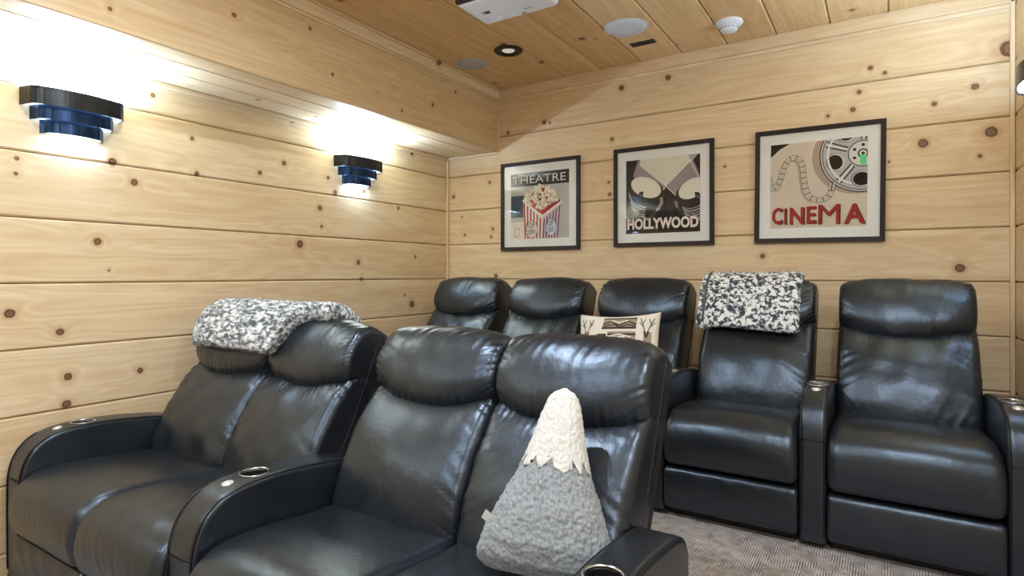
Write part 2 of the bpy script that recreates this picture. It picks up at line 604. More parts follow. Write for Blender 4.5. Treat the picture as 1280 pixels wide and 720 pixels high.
# front wall behind the viewer (board faces +y at YF)
def put_front(o, a, b):
    o.rotation_euler = (0, 0, math.pi)
    o.location = (a, YF, b)
rows = [(XL, XR, z0, z1) for z0, z1 in courses(0.0, ZCEIL)]
wall_of_planks('wall_front', (XL-0.12, YF-0.12, -0.1), (XR+0.12, YF-T, ZCEIL+0.1), M_BACK, rows, put_front)

# ceiling boards run towards the back wall
def put_ceil(o, a, b):
    o.rotation_euler = (math.pi/2, math.pi/2, 0)
    o.location = (b, a, ZCEIL)
    o.rotation_euler = Matrix(((0, 0, 1), (1, 0, 0), (0, 1, 0))).to_euler()
rows = []
x = 0.026+2*0.283
while x > XSOF-0.3:
    a, b = max(x-0.283, XSOF), min(x, XR)
    if b-a > 0.01:
        rows.append((YF, YB, a, b))
    x -= 0.283
ceil = wall_of_planks('ceiling', (XL-0.12, YF, ZCEIL+T), (XR+0.12, YB+0.12, ZCEIL+0.12), M_CEIL, rows, put_ceil, plain('groove_pale', (0.85, 0.70, 0.48), 0.8))

# soffit box along the left wall
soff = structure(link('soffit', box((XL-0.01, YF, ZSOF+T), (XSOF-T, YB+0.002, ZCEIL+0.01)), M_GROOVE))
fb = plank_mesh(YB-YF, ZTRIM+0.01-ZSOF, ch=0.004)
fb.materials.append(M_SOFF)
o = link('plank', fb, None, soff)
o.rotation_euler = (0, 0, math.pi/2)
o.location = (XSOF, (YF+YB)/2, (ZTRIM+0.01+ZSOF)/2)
for a, b in ((XL, XL+0.20), (XL+0.20, XL+0.36), (XL+0.36, XSOF-T)):
    me = plank_mesh(YB-YF, b-a-0.003, ch=0.004)
    me.materials.append(M_SOFFB)
    o = link('plank', me, None, soff)
    o.rotation_euler = Matrix(((0, 0, 1), (1, 0, 0), (0, 1, 0))).to_euler()
    o.location = ((a+b)/2, (YF+YB)/2, ZSOF+0.001)

def trim(i, me, mat):
    return structure(link('trim_%d' % i, me, mat))
trim(1, box((XSOF, YB-0.022, ZTRIM), (XR, YB-0.001, ZCEIL), 0.003), M_TRIMX)
trim(2, box((XSOF, YB-0.010, ZTRIM-0.020), (XR, YB-0.001, ZTRIM), 0.002), M_TRIMX)
trim(3, box((XSOF+0.001, YF, ZTRIM), (XSOF+0.022, YB-0.001, ZCEIL), 0.003), M_TRIMY)
trim(4, box((XSOF+0.001, YF, ZTRIM-0.014), (XSOF+0.010, YB-0.001, ZTRIM), 0.002), M_TRIMY)
trim(5, box((XL+0.001, YB-0.024, RISER), (XL+0.020, YB-0.001, ZSOF), 0.006), M_TRIMZ)
trim(6, box((XSOF+0.001, YB-0.016, ZSOF), (XSOF+0.014, YB-0.001, ZTRIM), 0.005), M_TRIMZ)
trim(7, box((XR-0.022, YB-0.022, RISER), (XR-0.001, YB-0.001, ZCEIL), 0.005), M_TRIMZ)
trim(8, box((XL+0.001, YF, ZSOF-0.026), (XL+0.022, YB-0.002, ZSOF), 0.006), M_TRIMY)
trim(9, box((XL+0.022, YB-0.020, ZSOF-0.020), (XSOF, YB-0.001, ZSOF), 0.005), M_TRIMX)
trim(10, box((XSOF+0.022, YF, ZCEIL-0.016), (XSOF+0.036, YB-0.022, ZCEIL), 0.003), M_TRIMY)

structure(link('floor', box((XL-0.12, YF, -0.12), (XR+0.12, 1.98, 0.0)), M_CARPET))
structure(link('riser_floor', box((XL-0.12, 1.98, -0.12), (XR+0.12, YB+0.12, RISER), 0.012, 3), M_CARPET))

# ------------------------------------------------------------------ recliners
TH = math.radians(27)
DY, DZ = math.sin(TH), math.cos(TH)
BO = (0.545, 0.40)                      # foot of the back frame in chair (y, z)

ASC = 1.10                              # back length factor
def ab(pts):
    """back frame: a = up along the back, b = forward"""
    p = np.asarray(pts, float)
    a, b = p[:, 0]*ASC, p[:, 1]
    return np.c_[BO[0]+a*DY-b*DZ, BO[1]+a*DZ+b*DY]

def to_ab(yz):
    y, z = yz[:, 0]-BO[0], yz[:, 1]-BO[1]
    return (y*DY+z*DZ)/ASC, -y*DZ+z*DY

def wob2(rs, lo, hi, n=7):
    W = []
    for _ in range(n):
        k = 2*math.pi/rs.uniform(lo, hi)
        a = rs.uniform(0, math.pi)
        W.append((k*math.cos(a), k*math.sin(a), rs.uniform(0, 6.28)))
    def f(u, v):
        return sum(np.sin(a*u+b*v+p) for a, b, p in W)/n
    return f

def wob1(rs, f0, n=5):
    ph = [rs.uniform(0, 6.28) for _ in range(n)]
    fr = [f0*rs.uniform(0.6, 1.7) for _ in range(n)]
    am = [rs.uniform(0.5, 1.0) for _ in range(n)]
    def f(t):
        v = sum(a*np.sin(t*w+p) for a, w, p in zip(am, fr, ph))/2.2
        return 1-1.7*np.abs(v)
    return f

CUSH = spline([(-.03, -.06), (-.035, .02), (-.01, .07), (.06, .098), (.15, .105), (.25, .097), (.34, .075), (.395, .042),
               (.412, .005), (.41, -.06), (.35, -.10), (.2, -.105), (.02, -.095)], 120)
HEAD = spline([(.385, -.04), (.375, .015), (.388, .062), (.43, .092), (.50, .102), (.57, .096), (.622, .073), (.650, .026),
               (.652, -.04), (.635, -.09), (.55, -.105), (.42, -.10)], 100)
SHELL = spline([(-.16, -.06), (-.16, -.03), (.0, .000), (.3, .014), (.55, .018), (.615, .012), (.640, -.02), (.640, -.085),
                (.60, -.125), (.3, -.14), (-.05, -.135), (-.16, -.125)], 90)
SEAT = spline([(-.012, .245), (-.036, .29), (-.040, .345), (-.022, .41), (.02, .452), (.09, .472), (.22, .470), (.38, .455),
               (.56, .44), (.575, .38), (.55, .30), (.3, .25), (.1, .235)], 110)
FOOT = spline([(-.004, .045), (-.018, .06), (-.024, .13), (-.020, .20), (-.004, .226), (.03, .228), (.05, .215), (.055, .13),
               (.05, .05), (.03, .038)], 70)
ARM = spline([(.012, .02), (.002, .06), (.0, .20), (.0, .38), (.006, .46), (.030, .53), (.078, .580), (.145, .606), (.23, .614),
              (.34, .612), (.46, .600), (.56, .585), (.63, .565), (.672, .52), (.69, .44), (.70, .25), (.70, .06), (.69, .02),
              (.5, .012), (.2, .012)], 150)

def lift(x, W):
    return 0.055*np.minimum(np.abs(x)/(W/2), 1.0)**2.2

def cushion_mesh(W, seed):
    rs = random.Random(seed)
    f1, f2, f3, f4 = wob1(rs, 105), wob1(rs, 95), wob1(rs, 95), wob1(rs, 60)
    f5 = wob2(rs, .10, .30)
    def disp(x, p, n):
        a, b = to_ab(p)
        s = abs(x)/(W/2)
        front = np.clip((b+0.01)/0.05, 0, 1)
        d = (0.016*(1-s*s)*np.clip(np.sin(np.clip((a+.02)/.42, 0, 1)*math.pi), 0, 1) - 0.018*s**5)*front
        top = np.exp(-np.clip(.40-a, 0, 1)/.032)
        d += front*top*0.0045*f1(np.full_like(a, x)+0.25*(a-.4)*np.sign(x))
        dx = W/2-abs(x)
        side = math.exp(-dx/.038)
        ff = f2 if x < 0 else f3
        d += front*side*0.0080*ff(a-0.5*dx)
        bot = np.exp(-np.clip(a+.03, 0, 1)/.05)
        d += front*bot*0.0035*f4(np.full_like(a, x)-0.6*np.sign(x)*a)
        d += front*0.006*f5(np.full_like(a, x), a)
        return d
    def warp(x, p):
        a, b = to_ab(p)
        da = lift(x, W)*np.clip((a-.15)/.25, 0, 1)
        return np.c_[da*DY, da*DZ]
    return loft(ab(CUSH), W, 0.030, 70, disp, warp)

def head_mesh(W, seed):
    rs = random.Random(seed+99)
    f1, f2, f3 = wob1(rs, 90), wob1(rs, 95), wob1(rs, 95)
    f5 = wob2(rs, .10, .30)
    def disp(x, p, n):
        a, b = to_ab(p)
        s = abs(x)/(W/2)
        front = np.clip((b+0.03)/0.06, 0, 1)
        d = (0.010*(1-s*s) - 0.014*s**7)*front
        dx = W/2-abs(x)
        ff = f2 if x < 0 else f3
        d += front*math.exp(-dx/.034)*0.0070*ff(a+0.5*dx+b*0.5)
        top = np.exp(-np.clip(.645-a, 0, 1)/.06)
        d += top*0.0026*f1(np.full_like(a, x)*0.7+b)
        low = np.exp(-np.clip(a-.385, 0, 1)/.03)
        d += front*low*0.003*f1(np.full_like(a, x))
        d += front*0.0055*f5(np.full_like(a, x), a)
        return d
    def warp(x, p):
        a, b = to_ab(p)
        da = lift(x, W)*np.clip((.56-a)/.17, 0, 1) - 0.012*(abs(x)/(W/2))**5*np.clip((a-.5)/.1, 0, 1)
        return np.c_[da*DY, da*DZ]
    return loft(ab(HEAD), W, 0.022, 70, disp, warp)

def seat_mesh(W, seed):
    rs = random.Random(seed+7)
    f1, f2 = wob1(rs, 75), wob1(rs, 40)
    def disp(x, p, n):
        y, z = p[:, 0], p[:, 1]
        s = abs(x)/(W/2)
        d = np.where(z > .3, 0.018*(1-s**2)*np.clip((z-.3)/.12, 0, 1)*np.clip((.5-y)/.25, 0.2, 1), 0.0)
        fr = np.clip(-n[:, 0], 0, 1)*np.clip((.43-z)/.06, 0, 1)
        d += fr*0.0014*f1(np.full_like(y, x)+0.35*(z-.3))
        d += np.clip(n[:, 1], 0, 1)*0.0010*f2(np.full_like(y, x)*0.6+y*0.4)
        return d
    return loft(SEAT, W, 0.034, 46, disp)

def foot_mesh(W, seed):
    rs = random.Random(seed+17)
    f1 = wob1(rs, 22)
    def disp(x, p, n):
        return np.clip(-n[:, 0], 0, 1)*0.002*f1(np.full(len(p), x)+p[:, 1])
    return loft(FOOT, W, 0.016, 30, disp)

def boolean_hole(me, loc, rad, depth):
    o = bpy.data.objects.new('tmp', me)
    C.objects.link(o)
    bm = bmesh.new()
    bmesh.ops.create_cone(bm, cap_ends=True, segments=40, radius1=rad, radius2=rad, depth=depth,
                          matrix=Matrix.Translation((loc[0], loc[1], loc[2])))
    cut = bpy.data.objects.new('cut', bm_mesh(bm))
    C.objects.link(cut)
    md = o.modifiers.new('b', 'BOOLEAN')
    md.object = cut
    md.operation = 'DIFFERENCE'
    md.solver = 'FAST'
    dg = bpy.context.evaluated_depsgraph_get()
    dg.update()
    res = bpy.data.meshes.new_from_object(o.evaluated_get(dg))
    for q in (o, cut):
        mm = q.data
        bpy.data.objects.remove(q)
        bpy.data.meshes.remove(mm)
    return res

CUPY, BTNY = 0.245, 0.152
_arm_cache = {}
def arm_meshes(aw):
    if aw in _arm_cache:
        return _arm_cache[aw]
    rc = 0.043
    body = loft(ARM, aw, 0.018, 14)
    body = boolean_hole(body, (0, CUPY, 0.60), rc, 0.16)
    top = [p for p in ARM if p[1] > 0.02 and not (p[0] > 0.66 and p[1] < 0.5)]
    i0 = min(range(len(ARM)), key=lambda i: abs(ARM[i][0])+abs(ARM[i][1]-0.05)*1.0)
    order = list(np.roll(ARM, -i0, 0))
    path = [p for p in order if not (p[1] < 0.045) and not (p[0] > 0.68 and p[1] < 0.47)]
    xp = aw/2-0.0068
    pipes = []
    for sx in (-1, 1):
        pipes.append(tube([(sx*xp, p[0]-0.0005 if p[0] < .02 else p[0], p[1]-0.0042 if p[0] > .1 else p[1]) for p in path], 0.0032, 6))
    cup = lathe([(rc+0.004, .000), (rc+0.005, .002), (rc+0.003, .0042), (rc-0.001, .004), (rc-0.003, .001), (rc-0.004, -.005)], 40)
    well = lathe([(rc-0.0035, .001), (rc-0.005, -.06), (rc-0.006, -.072), (0.0001, -.074)], 40)
    btn = lathe([(0.0001, .006), (.010, .0062), (.0115, .005), (.0125, .002), (.0165, .003), (.018, .001), (.018, -.004)], 24)
    seam = tube([(-aw/2+.006, -0.0012, .43), (aw/2-.006, -0.0012, .43)], 0.0022, 6)
    for me, m in ((body, M_LEATHER), (cup, M_CHROME), (well, M_CUP), (btn, M_BUTTON), (pipes[0], M_PIPING), (pipes[1], M_PIPING), (seam, M_PIPING)):
        me.materials.clear()
        me.materials.append(m)
        me.polygons.foreach_set('use_smooth', [True]*len(me.polygons))
    body.set_sharp_from_angle(angle=math.radians(35))
    _arm_cache[aw] = (body, cup, well, btn, pipes, seam)
    return _arm_cache[aw]

def add_arm(parent, x, aw):
    body, cup, well, btn, pipes, seam = arm_meshes(aw)
    a = link('armrest', body, None, parent, loc=(x, 0, 0))
    for p in pipes:
        link('piping', p, None, a)
    link('seam', seam, None, a)
    zc = float(np.interp(CUPY, [p[0] for p in ARM[30:95] if p[1] > .57], [p[1] for p in ARM[30:95] if p[1] > .57])) if False else 0.6135
    c = link('cup_holder', cup, None, a, loc=(0, CUPY, zc))
    c['label'] = 'chrome rimmed cup holder'
    link('cup_well', well, None, a, loc=(0, CUPY, zc))
    b = link('control_button', btn, None, a, loc=(0, BTNY, 0.6065))
    b.rotation_euler = (math.radians(8), 0, 0)
    b['label'] = 'silver control button'
    return a

_base = {}
def add_seat(parent, x, W, seed, stitch=False):
    g = 0.003
    s = link('seat_cushion', seat_mesh(W-g, seed), M_LEATHER, parent, True, (x, 0, 0))
    f = link('footrest_panel', foot_mesh(W-g, seed), M_LEATHER, parent, True, (x, 0, 0))
    b = link('backrest', cushion_mesh(W-g, seed), M_LEATHER, parent, True, (x, 0, 0))
    h = link('headrest', head_mesh(W-g, seed), M_LEATHER, parent, True, (x, 0, 0))
    sh = link('back_shell', loft(ab(SHELL), W-g-0.006, 0.020, 12), M_SIDE, parent, True, (x, 0, 0))
    if W not in _base:
        _base[W] = box((-W/2+.006, .045, .0), (W/2-.006, .70, .24), 0.01)
    link('base', _base[W], M_SIDE, parent, loc=(x, 0, 0))
    if stitch:
        bm = bmesh.new()
        for i in range(70):
            a = 0.0 + i*0.0088
            p = ab([(a, -0.028-0.010*math.sin(a*5)), (a+0.0055, -0.028-0.010*math.sin(a*5))])
            xx = W/2-g/2+0.0004
            q = [Vector((xx, p[0][0], p[0][1])), Vector((xx, p[1][0], p[1][1]))]
            d = (q[1]-q[0]).normalized()
            nrm = Vector((1, 0, 0))
            t = d.cross(nrm)*0.0012
            vs4 = [q[0]-t, q[1]-t, q[1]+t, q[0]+t]
            lo = [bm.verts.new(v-nrm*0.002) for v in vs4]
            hi = [bm.verts.new(v+nrm*0.0012) for v in vs4]
            bm.faces.new(hi)
            for k in range(4):
                bm.faces.new((lo[k], lo[(k+1) % 4], hi[(k+1) % 4], hi[k]))
        o = link('stitching', bm_mesh(bm), M_THREAD, sh)
        o['kind'] = 'stuff'

# front row: two love seats without an arm between their seats
FY = 0.92
WF, AF = 0.558, 0.124
W3, W4, W1, W2 = 0.556, 0.537, 0.568, 0.534
P2R = -0.567
P2L = P2R-W3-W4
P1R = P2L-AF-0.012
P1L = P1R-W1-W2
lv = thing('theater_loveseat', 'black leather two-seat recliner with streaked fur throw, beside left pine wall', 'loveseat', ((P1L+P1R)/2, FY, 0), group='front row love seats')
h = (W1+W2)/2
add_seat(lv, -h+W1/2, W1, 11)
add_seat(lv, h-W2/2, W2, 12, True)
add_arm(lv, -h-AF/2, AF+0.006)
add_arm(lv, h+(AF+0.012)/2, AF+0.010)
lv = thing('theater_loveseat', 'black leather two-seat recliner holding the mountain pillow', 'loveseat', ((P2L+P2R)/2, FY, 0), group='front row love seats')
h = (W3+W4)/2
add_seat(lv, -h+W3/2, W3, 13)
add_seat(lv, h-W4/2, W4, 14, True)
add_arm(lv, h+AF/2, AF)

# back row: five recliners sharing arms, on the riser
BY = 2.605
ASC = 1.11
PITCH, WB, AB_ = 0.649, 0.548, 0.100
BX = [-2.507+PITCH*i for i in range(5)]
labels = ['black leather recliner in the corner by the left pine wall',
          'black leather recliner between the corner recliner and the one holding the deer pillow',
          'black leather recliner holding the cream deer print pillow',
          'black leather recliner with the spotted fur throw over its headrest',
          'black leather recliner beside the right wall, below the red lettered reel picture']
for i, x in enumerate(BX):
    rc_ = thing('theater_recliner', labels[i], 'recliner', (x, BY, RISER), group='back row recliners')
    add_seat(rc_, 0, WB, 31+i)
    if i == 0:
        add_arm(rc_, -PITCH/2, AB_)
    add_arm(rc_, PITCH/2, AB_)

# ------------------------------------------------------------------ throws
def throw_mesh(x0, x1, outer, thick, kfun, seed, amp=0.005, nx=90):
    """draped folded throw over the back frame; outer: (a,b) path, front hem to rear hem"""
    O0 = spline(outer, 400, closed=False)
    Np = 70
    def cut(s0):
        O = O0[np.linspace(s0*399, 399, Np).astype(int)]
        tang = np.gradient(O, axis=0)
        tang /= np.linalg.norm(tang, axis=1)[:, None]+1e-9
        nr = np.c_[-tang[:, 1], tang[:, 0]]
        return O, nr
    xs = np.linspace(x0, x1, nx)
    V, F = [], []
    loop = []
    for i in range(Np):
        loop.append((i, 1))
    for i in range(Np-1, -1, -1):
        loop.append((i, -1))
    L = len(loop)
    for xi, x in enumerate(xs):
        e = min(x-x0, x1-x)
        r = thick/2
        ed = math.sqrt(max(0.0, 1-(1-min(e/r, 1))**2)) if e < r else 1.0
        s0, bow = kfun((x-x0)/(x1-x0))
        O, nr = cut(s0)
        for (i, sgn) in loop:
            c = O[i].copy()
            endd = min(i, Np-1-i)*0.012
            er = math.sqrt(max(0.0, 1-(1-min(endd/r, 1))**2)) if endd < r else 1.0
            hh = thick/2*max(0.04, ed*er)
            p = c - nr[i]*thick/2 + nr[i]*sgn*hh
            p[1] += bow
            y, z = ab([p])[0]
            w = Vector((x, y, z))
            dn = (noise.noise(w*26+Vector((seed, 0, 0)))*amp + noise.noise(w*90)*amp*0.5)
            V.append((x + noise.noise(Vector((seed, y*14, z*14)))*0.010, y-dn*0.7, z+dn*0.5))
    for a in range(nx-1):
        for i in range(L):
            j = (i+1) % L
            F.append((a*L+i, a*L+j, (a+1)*L+j, (a+1)*L+i))
    F.append(tuple(range(L-1, -1, -1)))
    F.append(tuple((nx-1)*L+i for i in range(L)))
    bm = bmesh.new()
    me = mesh_from(V, F)
    bm.from_mesh(me)
    bpy.data.meshes.remove(me)
    return bm_mesh(bm)

def fur_mesh(me, n, length, seed):
    rs = np.random.RandomState(seed)
    m = len(me.polygons)
    cen = np.zeros(m*3); me.polygons.foreach_get('center', cen); cen = cen.reshape(-1, 3)
    nor = np.zeros(m*3); me.polygons.foreach_get('normal', nor); nor = nor.reshape(-1, 3)
    ar = np.zeros(m); me.polygons.foreach_get('area', ar)
    big = ar > np.percentile(ar, 99.5)*4
    ar[big] = 0
    idx = rs.choice(m, n, p=ar/ar.sum())
    c = cen[idx] + rs.normal(0, 0.0022, (n, 3))
    d = nor[idx]*0.8 + rs.normal(0, 0.40, (n, 3)) + np.array([0.2, -0.15, -0.35])
    d /= np.linalg.norm(d, axis=1)[:, None]
    t = np.cross(d, rs.normal(0, 1, (n, 3)))
    t /= np.linalg.norm(t, axis=1)[:, None]+1e-9
    L = length*rs.uniform(0.6, 1.1, (n, 1))
    c = c - nor[idx]*0.002
    V = np.empty((n*3, 3))
    V[0::3] = c-t*0.0011
    V[1::3] = c+t*0.0011
    V[2::3] = c+d*L
    return mesh_from(V, np.arange(n*3).reshape(-1, 3))

HOOD = [(.455, .166), (.50, .180), (.55, .186), (.60, .182), (.64, .168), (.69, .125), (.722, .05), (.725, -.03), (.705, -.11), (.66, -.165), (.60, -.19)]
def k1(t):
    s = min(max((t-0.70)/0.17, 0), 1)
    s = s*s*(3-2*s)
    return 0.40*s, 0.006*math.sin(t*7)
ASC = 1.10
t1 = thing('fur_throw', 'streaked grey and white fur throw folded over the front row headrests', 'throw', ((P1L+P1R)/2, FY, 0))
me = throw_mesh(-.475, .350, HOOD, 0.072, k1, 3.0, 0.007, 120)
link('blanket', me, M_FUR1, t1, True)
o = link('fur_pile', fur_mesh(me, 26000, 0.012, 1), M_FUR1, t1)
o['kind'] = 'stuff'
lab = link('care_label', box((-.008, -.001, -.012), (.008, .001, .014)), M_WHITE, t1, loc=(-0.16, 0.80, 1.135))
lab.rotation_euler = (0.3, 0.5, 0)

ASC = 1.11
def k2(t):
    return 0.01+0.01*math.sin(t*5), 0.003*math.sin(t*9)
t2 = thing('fur_throw', 'spotted white and slate fur throw with dark bound edge on back row headrest', 'throw', (BX[3], BY, RISER))
HOOD2 = [(.340, .140), (.40, .152), (.46, .154), (.53, .152), (.59, .142), (.645, .110), (.682, .055), (.693, -.01), (.688, -.08), (.66, -.145), (.56, -.18)]
me = throw_mesh(-.262, .208, HOOD2, 0.038, k2, 9.0, 0.006, 100)
link('blanket', me, M_FUR2, t2, True)
o = link('fur_pile', fur_mesh(me, 22000, 0.011, 2), M_FUR2, t2)
o['kind'] = 'stuff'
me = throw_mesh(-.296, -.256, [(.335, .128)]+HOOD2[1:], 0.042, k2, 5.0, 0.004, 16)
link('folded_edge', me, M_FUR2, t2, True)
pth = spline(HOOD2, 40, closed=False)
pp = ab([(a-0.002, b+0.003) for a, b in pth[2:34]])
o = link('binding', tube([(-.258, y, z) for y, z in pp], 0.0065, 8), M_BAND, t2, True)
o['label'] = 'dark bound edge strip'

# ------------------------------------------------------------------ mountain pillow
MW = [(0.0, .172), (.015, .197), (.04, .205), (.10, .188), (.16, .159), (.22, .126), (.28, .096), (.33, .079), (.38, .065), (.42, .053), (.45, .040), (.464, .025), (.47, .002)]
MT = [(0.0, .040), (.03, .075), (.08, .095), (.15, .092), (.25, .072), (.33, .056), (.40, .042), (.45, .025), (.47, .002)]
def mint(tab, z):
    return np.interp(z, [p[0] for p in tab], [p[1] for p in tab])
MTOP = 0.47
def m_point(phi, z, off=0.0):
    w, t = mint(MW, z)+off, mint(MT, z)+off
    c, s = math.cos(phi), math.sin(phi)
    x = w*math.copysign(abs(c)**0.85, c)
    y = t*math.copysign(abs(s)**0.9, s)
    return Vector((x, y, z))
def curl(p, s, amp):
    d = noise.voronoi(p*s)[0]
    return amp*(1.0-1.4*d[0])+amp*0.5*noise.noise(p*s*0.35)
def m_surface(zlow, off, nz, nphi, s, amp):
    V, F = [], []
    for k in range(nz+1):
        for i in range(nphi):
            phi = 2*math.pi*i/nphi
            z0 = zlow(phi)
            z = z0+(MTOP-z0)*(k/nz)
            p = m_point(phi, z, off if off > 0 else -0.007*min(max((z-0.30)/0.02, 0.0), 1.0))
            if k == nz:
                p.z += off
            q = Vector((p.x, p.y*1.2, p.z))
            n = Vector((p.x, p.y*3, 0.15*mint(MW, z))).normalized()
            seam = abs(math.cos(phi))
            g = -0.006*max(0.0, (seam-0.985)/0.015)
            fade = min(1.0, (MTOP+0.02-z)/0.04)
            V.append(p+n*(curl(q+Vector((3, 5, 7)), s, amp)+g)*fade)
    for k in range(nz):
        for i in range(nphi):
            j = (i+1) % nphi
            F.append((k*nphi+i, k*nphi+j, (k+1)*nphi+j, (k+1)*nphi+i))
    F.append(tuple(nz*nphi+i for i in range(nphi)))
    F.append(tuple(range(nphi-1, -1, -1)))
    return mesh_from(V, F)
mp = thing('mountain_pillow', 'plush mountain shaped pillow, grey with a white snow cap', 'pillow', (-0.745, 1.325, 0.475), math.radians(17))
mp.scale = (0.90, 0.92, 1.03)
mp.rotation_euler = (math.radians(-19), math.radians(4), math.radians(17))
link('pillow_body', m_surface(lambda p: 0.0, 0.0, 150, 280, 72, 0.0052), M_ROCK, mp, True)
def jag(phi):
    t = phi/(2*math.pi)*12
    fr = t-math.floor(t)
    h = [1.0, 0.35, 0.8, 0.5, 1.0, 0.6, 0.9, 0.4, 0.85, 0.3, 0.95, 0.55][int(t) % 12]
    return 0.262 + 0.040*h*(abs(fr-0.5)*2)**0.9 - 0.008
cap = link('snow_cap', m_surface(jag, 0.004, 60, 220, 95, 0.0032), M_SNOW, mp, True)
cap['label'] = 'white snow cap'
tg = link('cloth_tag', box((-.016, -.0012, -.012), (.004, .0012, .012), 0.0005), M_TAGM, mp, loc=(-.187, 0, .115))
tg.rotation_euler = (0, 0.45, 0.3)

# ------------------------------------------------------------------ deer pillow
def dp(x, z, off=0.0):
    """front surface of the lumbar pillow, x,z in -1..1"""
    hx, hz, th = 0.235, 0.20, 0.075
    t = max(0.0, (1-abs(x)**2.6)*(1-abs(z)**2.6))**0.62
    px = hx*x*(1-0.055*(1-z*z)*abs(x)**3)
    pz = hz*z*(1-0.11*(1-x*x)*abs(z)**3)
    return Vector((px, -th*t-off, pz))
def pillow_mesh(n=36):
    V, F = [], []
    for side in (1, -1):
        for i in range(n+1):
            for j in range(n+1):
                p = dp(-1+2*i/n, -1+2*j/n)
                V.append((p.x, p.y*side, p.z))
    m = (n+1)*(n+1)
    for i in range(n):
        for j in range(n):
            a = i*(n+1)+j
            q = (a, a+n+1, a+n+2, a+1)
            F.append(q)
            F.append(tuple(m+v for v in q[::-1]))
    bm = bmesh.new()
    me = mesh_from(V, F)
    bm.from_mesh(me)
    bpy.data.meshes.remove(me)
    bmesh.ops.remove_doubles(bm, verts=bm.verts, dist=0.0006)
    return bm_mesh(bm)
M_CREAM = sherpa('cream_cotton', (0.80, 0.74, 0.64), (0.88, 0.83, 0.74))
M_PRB = plain('print_black', (0.045, 0.035, 0.030), 0.9)
M_PRG = plain('print_taupe', (0.36, 0.29, 0.23), 0.9)
M_PRR = plain('print_rust', (0.38, 0.10, 0.055), 0.9)
M_PRW = plain('print_cream', (0.82, 0.77, 0.68), 0.9)
dpil = thing('deer_pillow', 'cream lumbar pillow printed with deer and woven style blocks', 'pillow', (BX[2]-0.022, BY+0.43, RISER+0.682))
dpil.rotation_euler = (math.radians(-20), math.radians(-3.5), math.radians(4))
link('pillow_body', pillow_mesh(), M_CREAM, dpil, True)
def quad_patch(V, F, x0, x1, z0, z1, off, nx=10, nz=4):
    b = len(V)
    for i in range(nx+1):
        for j in range(nz+1):
            V.append(dp(x0+(x1-x0)*i/nx, z0+(z1-z0)*j/nz, off))
    for i in range(nx):
        for j in range(nz):
            a = b+i*(nz+1)+j
            F.append((a, a+nz+1, a+nz+2, a+1))
def stroke(V, F, pts, w, off):
    for p, q in zip(pts[:-1], pts[1:]):
        d = Vector((q[0]-p[0], q[1]-p[1]))
        if d.length < 1e-6:
            continue
        nn = Vector((-d.y, d.x)).normalized()*w
        b = len(V)
        for i in range(5):
            t = i/4
            for s in (-1, 1):
                V.append(dp(p[0]+d.x*t+nn.x*s, p[1]+d.y*t+nn.y*s, off))
        for i in range(4):
            a = b+i*2
            F.append((a, a+2, a+3, a+1))
def patches(name, mat, rects=(), strokes=(), off=0.0012):
    V, F = [], []
    for r in rects:
        quad_patch(V, F, *r, off)
    for pts, w in strokes:
        stroke(V, F, pts, w, off)
    link(name, mesh_from(V, F), mat, dpil)['kind'] = 'stuff'
patches('print_taupe', M_PRG, [(-.30, .50, .46, .84), (-.16, .50, .14, .38), (-.74, -.20, .02, .30), (.68, .86, -.05, .38)])
patches('print_dark', M_PRB, [(-.30, .50, .80, .85), (-.32, .50, .46, .52), (-.16, .50, .27, .32), (-.42, -.20, .25, .32), (-.16, .5, -.3, -.2), (.70, .84, .02, .10)],
        [([(-.3, .62), (-.1, .70), (.1, .56), (.3, .70), (.5, .60)], .022), ([(-.3, .55), (0, .60), (.1, .50), (.3, .60), (.5, .54)], .02)]
        + [([(sx+d*.02, .36), (sx+d*.10, .62), (sx+d*.16, .80)], .010) for sx in (-.72, .74) for d in (-1, 1)]
        + [([(sx+d*.07, .52), (sx+d*.17, .66)], .009) for sx in (-.72, .74) for d in (-1, 1)]
        + [([(sx+d*.09, .62), (sx+d*.04, .78)], .009) for sx in (-.72, .74) for d in (-1, 1)]
        + [([(sx-.05, .40), (sx, .22), (sx+.05, .40)], .02) for sx in (-.72, .74)], off=0.0022)
patches('print_rust', M_PRR, [(-.74, -.20, .0, .06), (-.40, -.20, .10, .18), (-.16, .50, .10, .16), (-.16, .50, -.16, -.08)], off=0.0018)
patches('print_cream', M_PRW, [(-.02, .26, .20, .24)], [([(-.1, .74), (.1, .66), (.3, .74)], .02), ([(-.2, .22), (.1, .30), (.4, .22)], .02)], off=0.003)

# ------------------------------------------------------------------ pictures
def text_mesh(body, height, bold=0.0, sx=1.0):
    cu = bpy.data.curves.new('t', 'FONT')
    cu.body = body
    cu.size = 1.0
    cu.offset = bold
    cu.resolution_u = 3
    ob = bpy.data.objects.new('t', cu)
    C.objects.link(ob)
    dg = bpy.context.evaluated_depsgraph_get()
    dg.update()
    me = bpy.data.meshes.new_from_object(ob.evaluated_get(dg))
    bpy.data.objects.remove(ob)
    bpy.data.curves.remove(cu)
    co = np.array([v.co[:] for v in me.vertices])
    lo, hi = co.min(0), co.max(0)
    s = height/(hi[1]-lo[1])
    for v in me.vertices:
        v.co = ((v.co.x-lo[0])*s*sx, 0, (v.co.y-lo[1])*s)
    return me, (hi[0]-lo[0])*s*sx

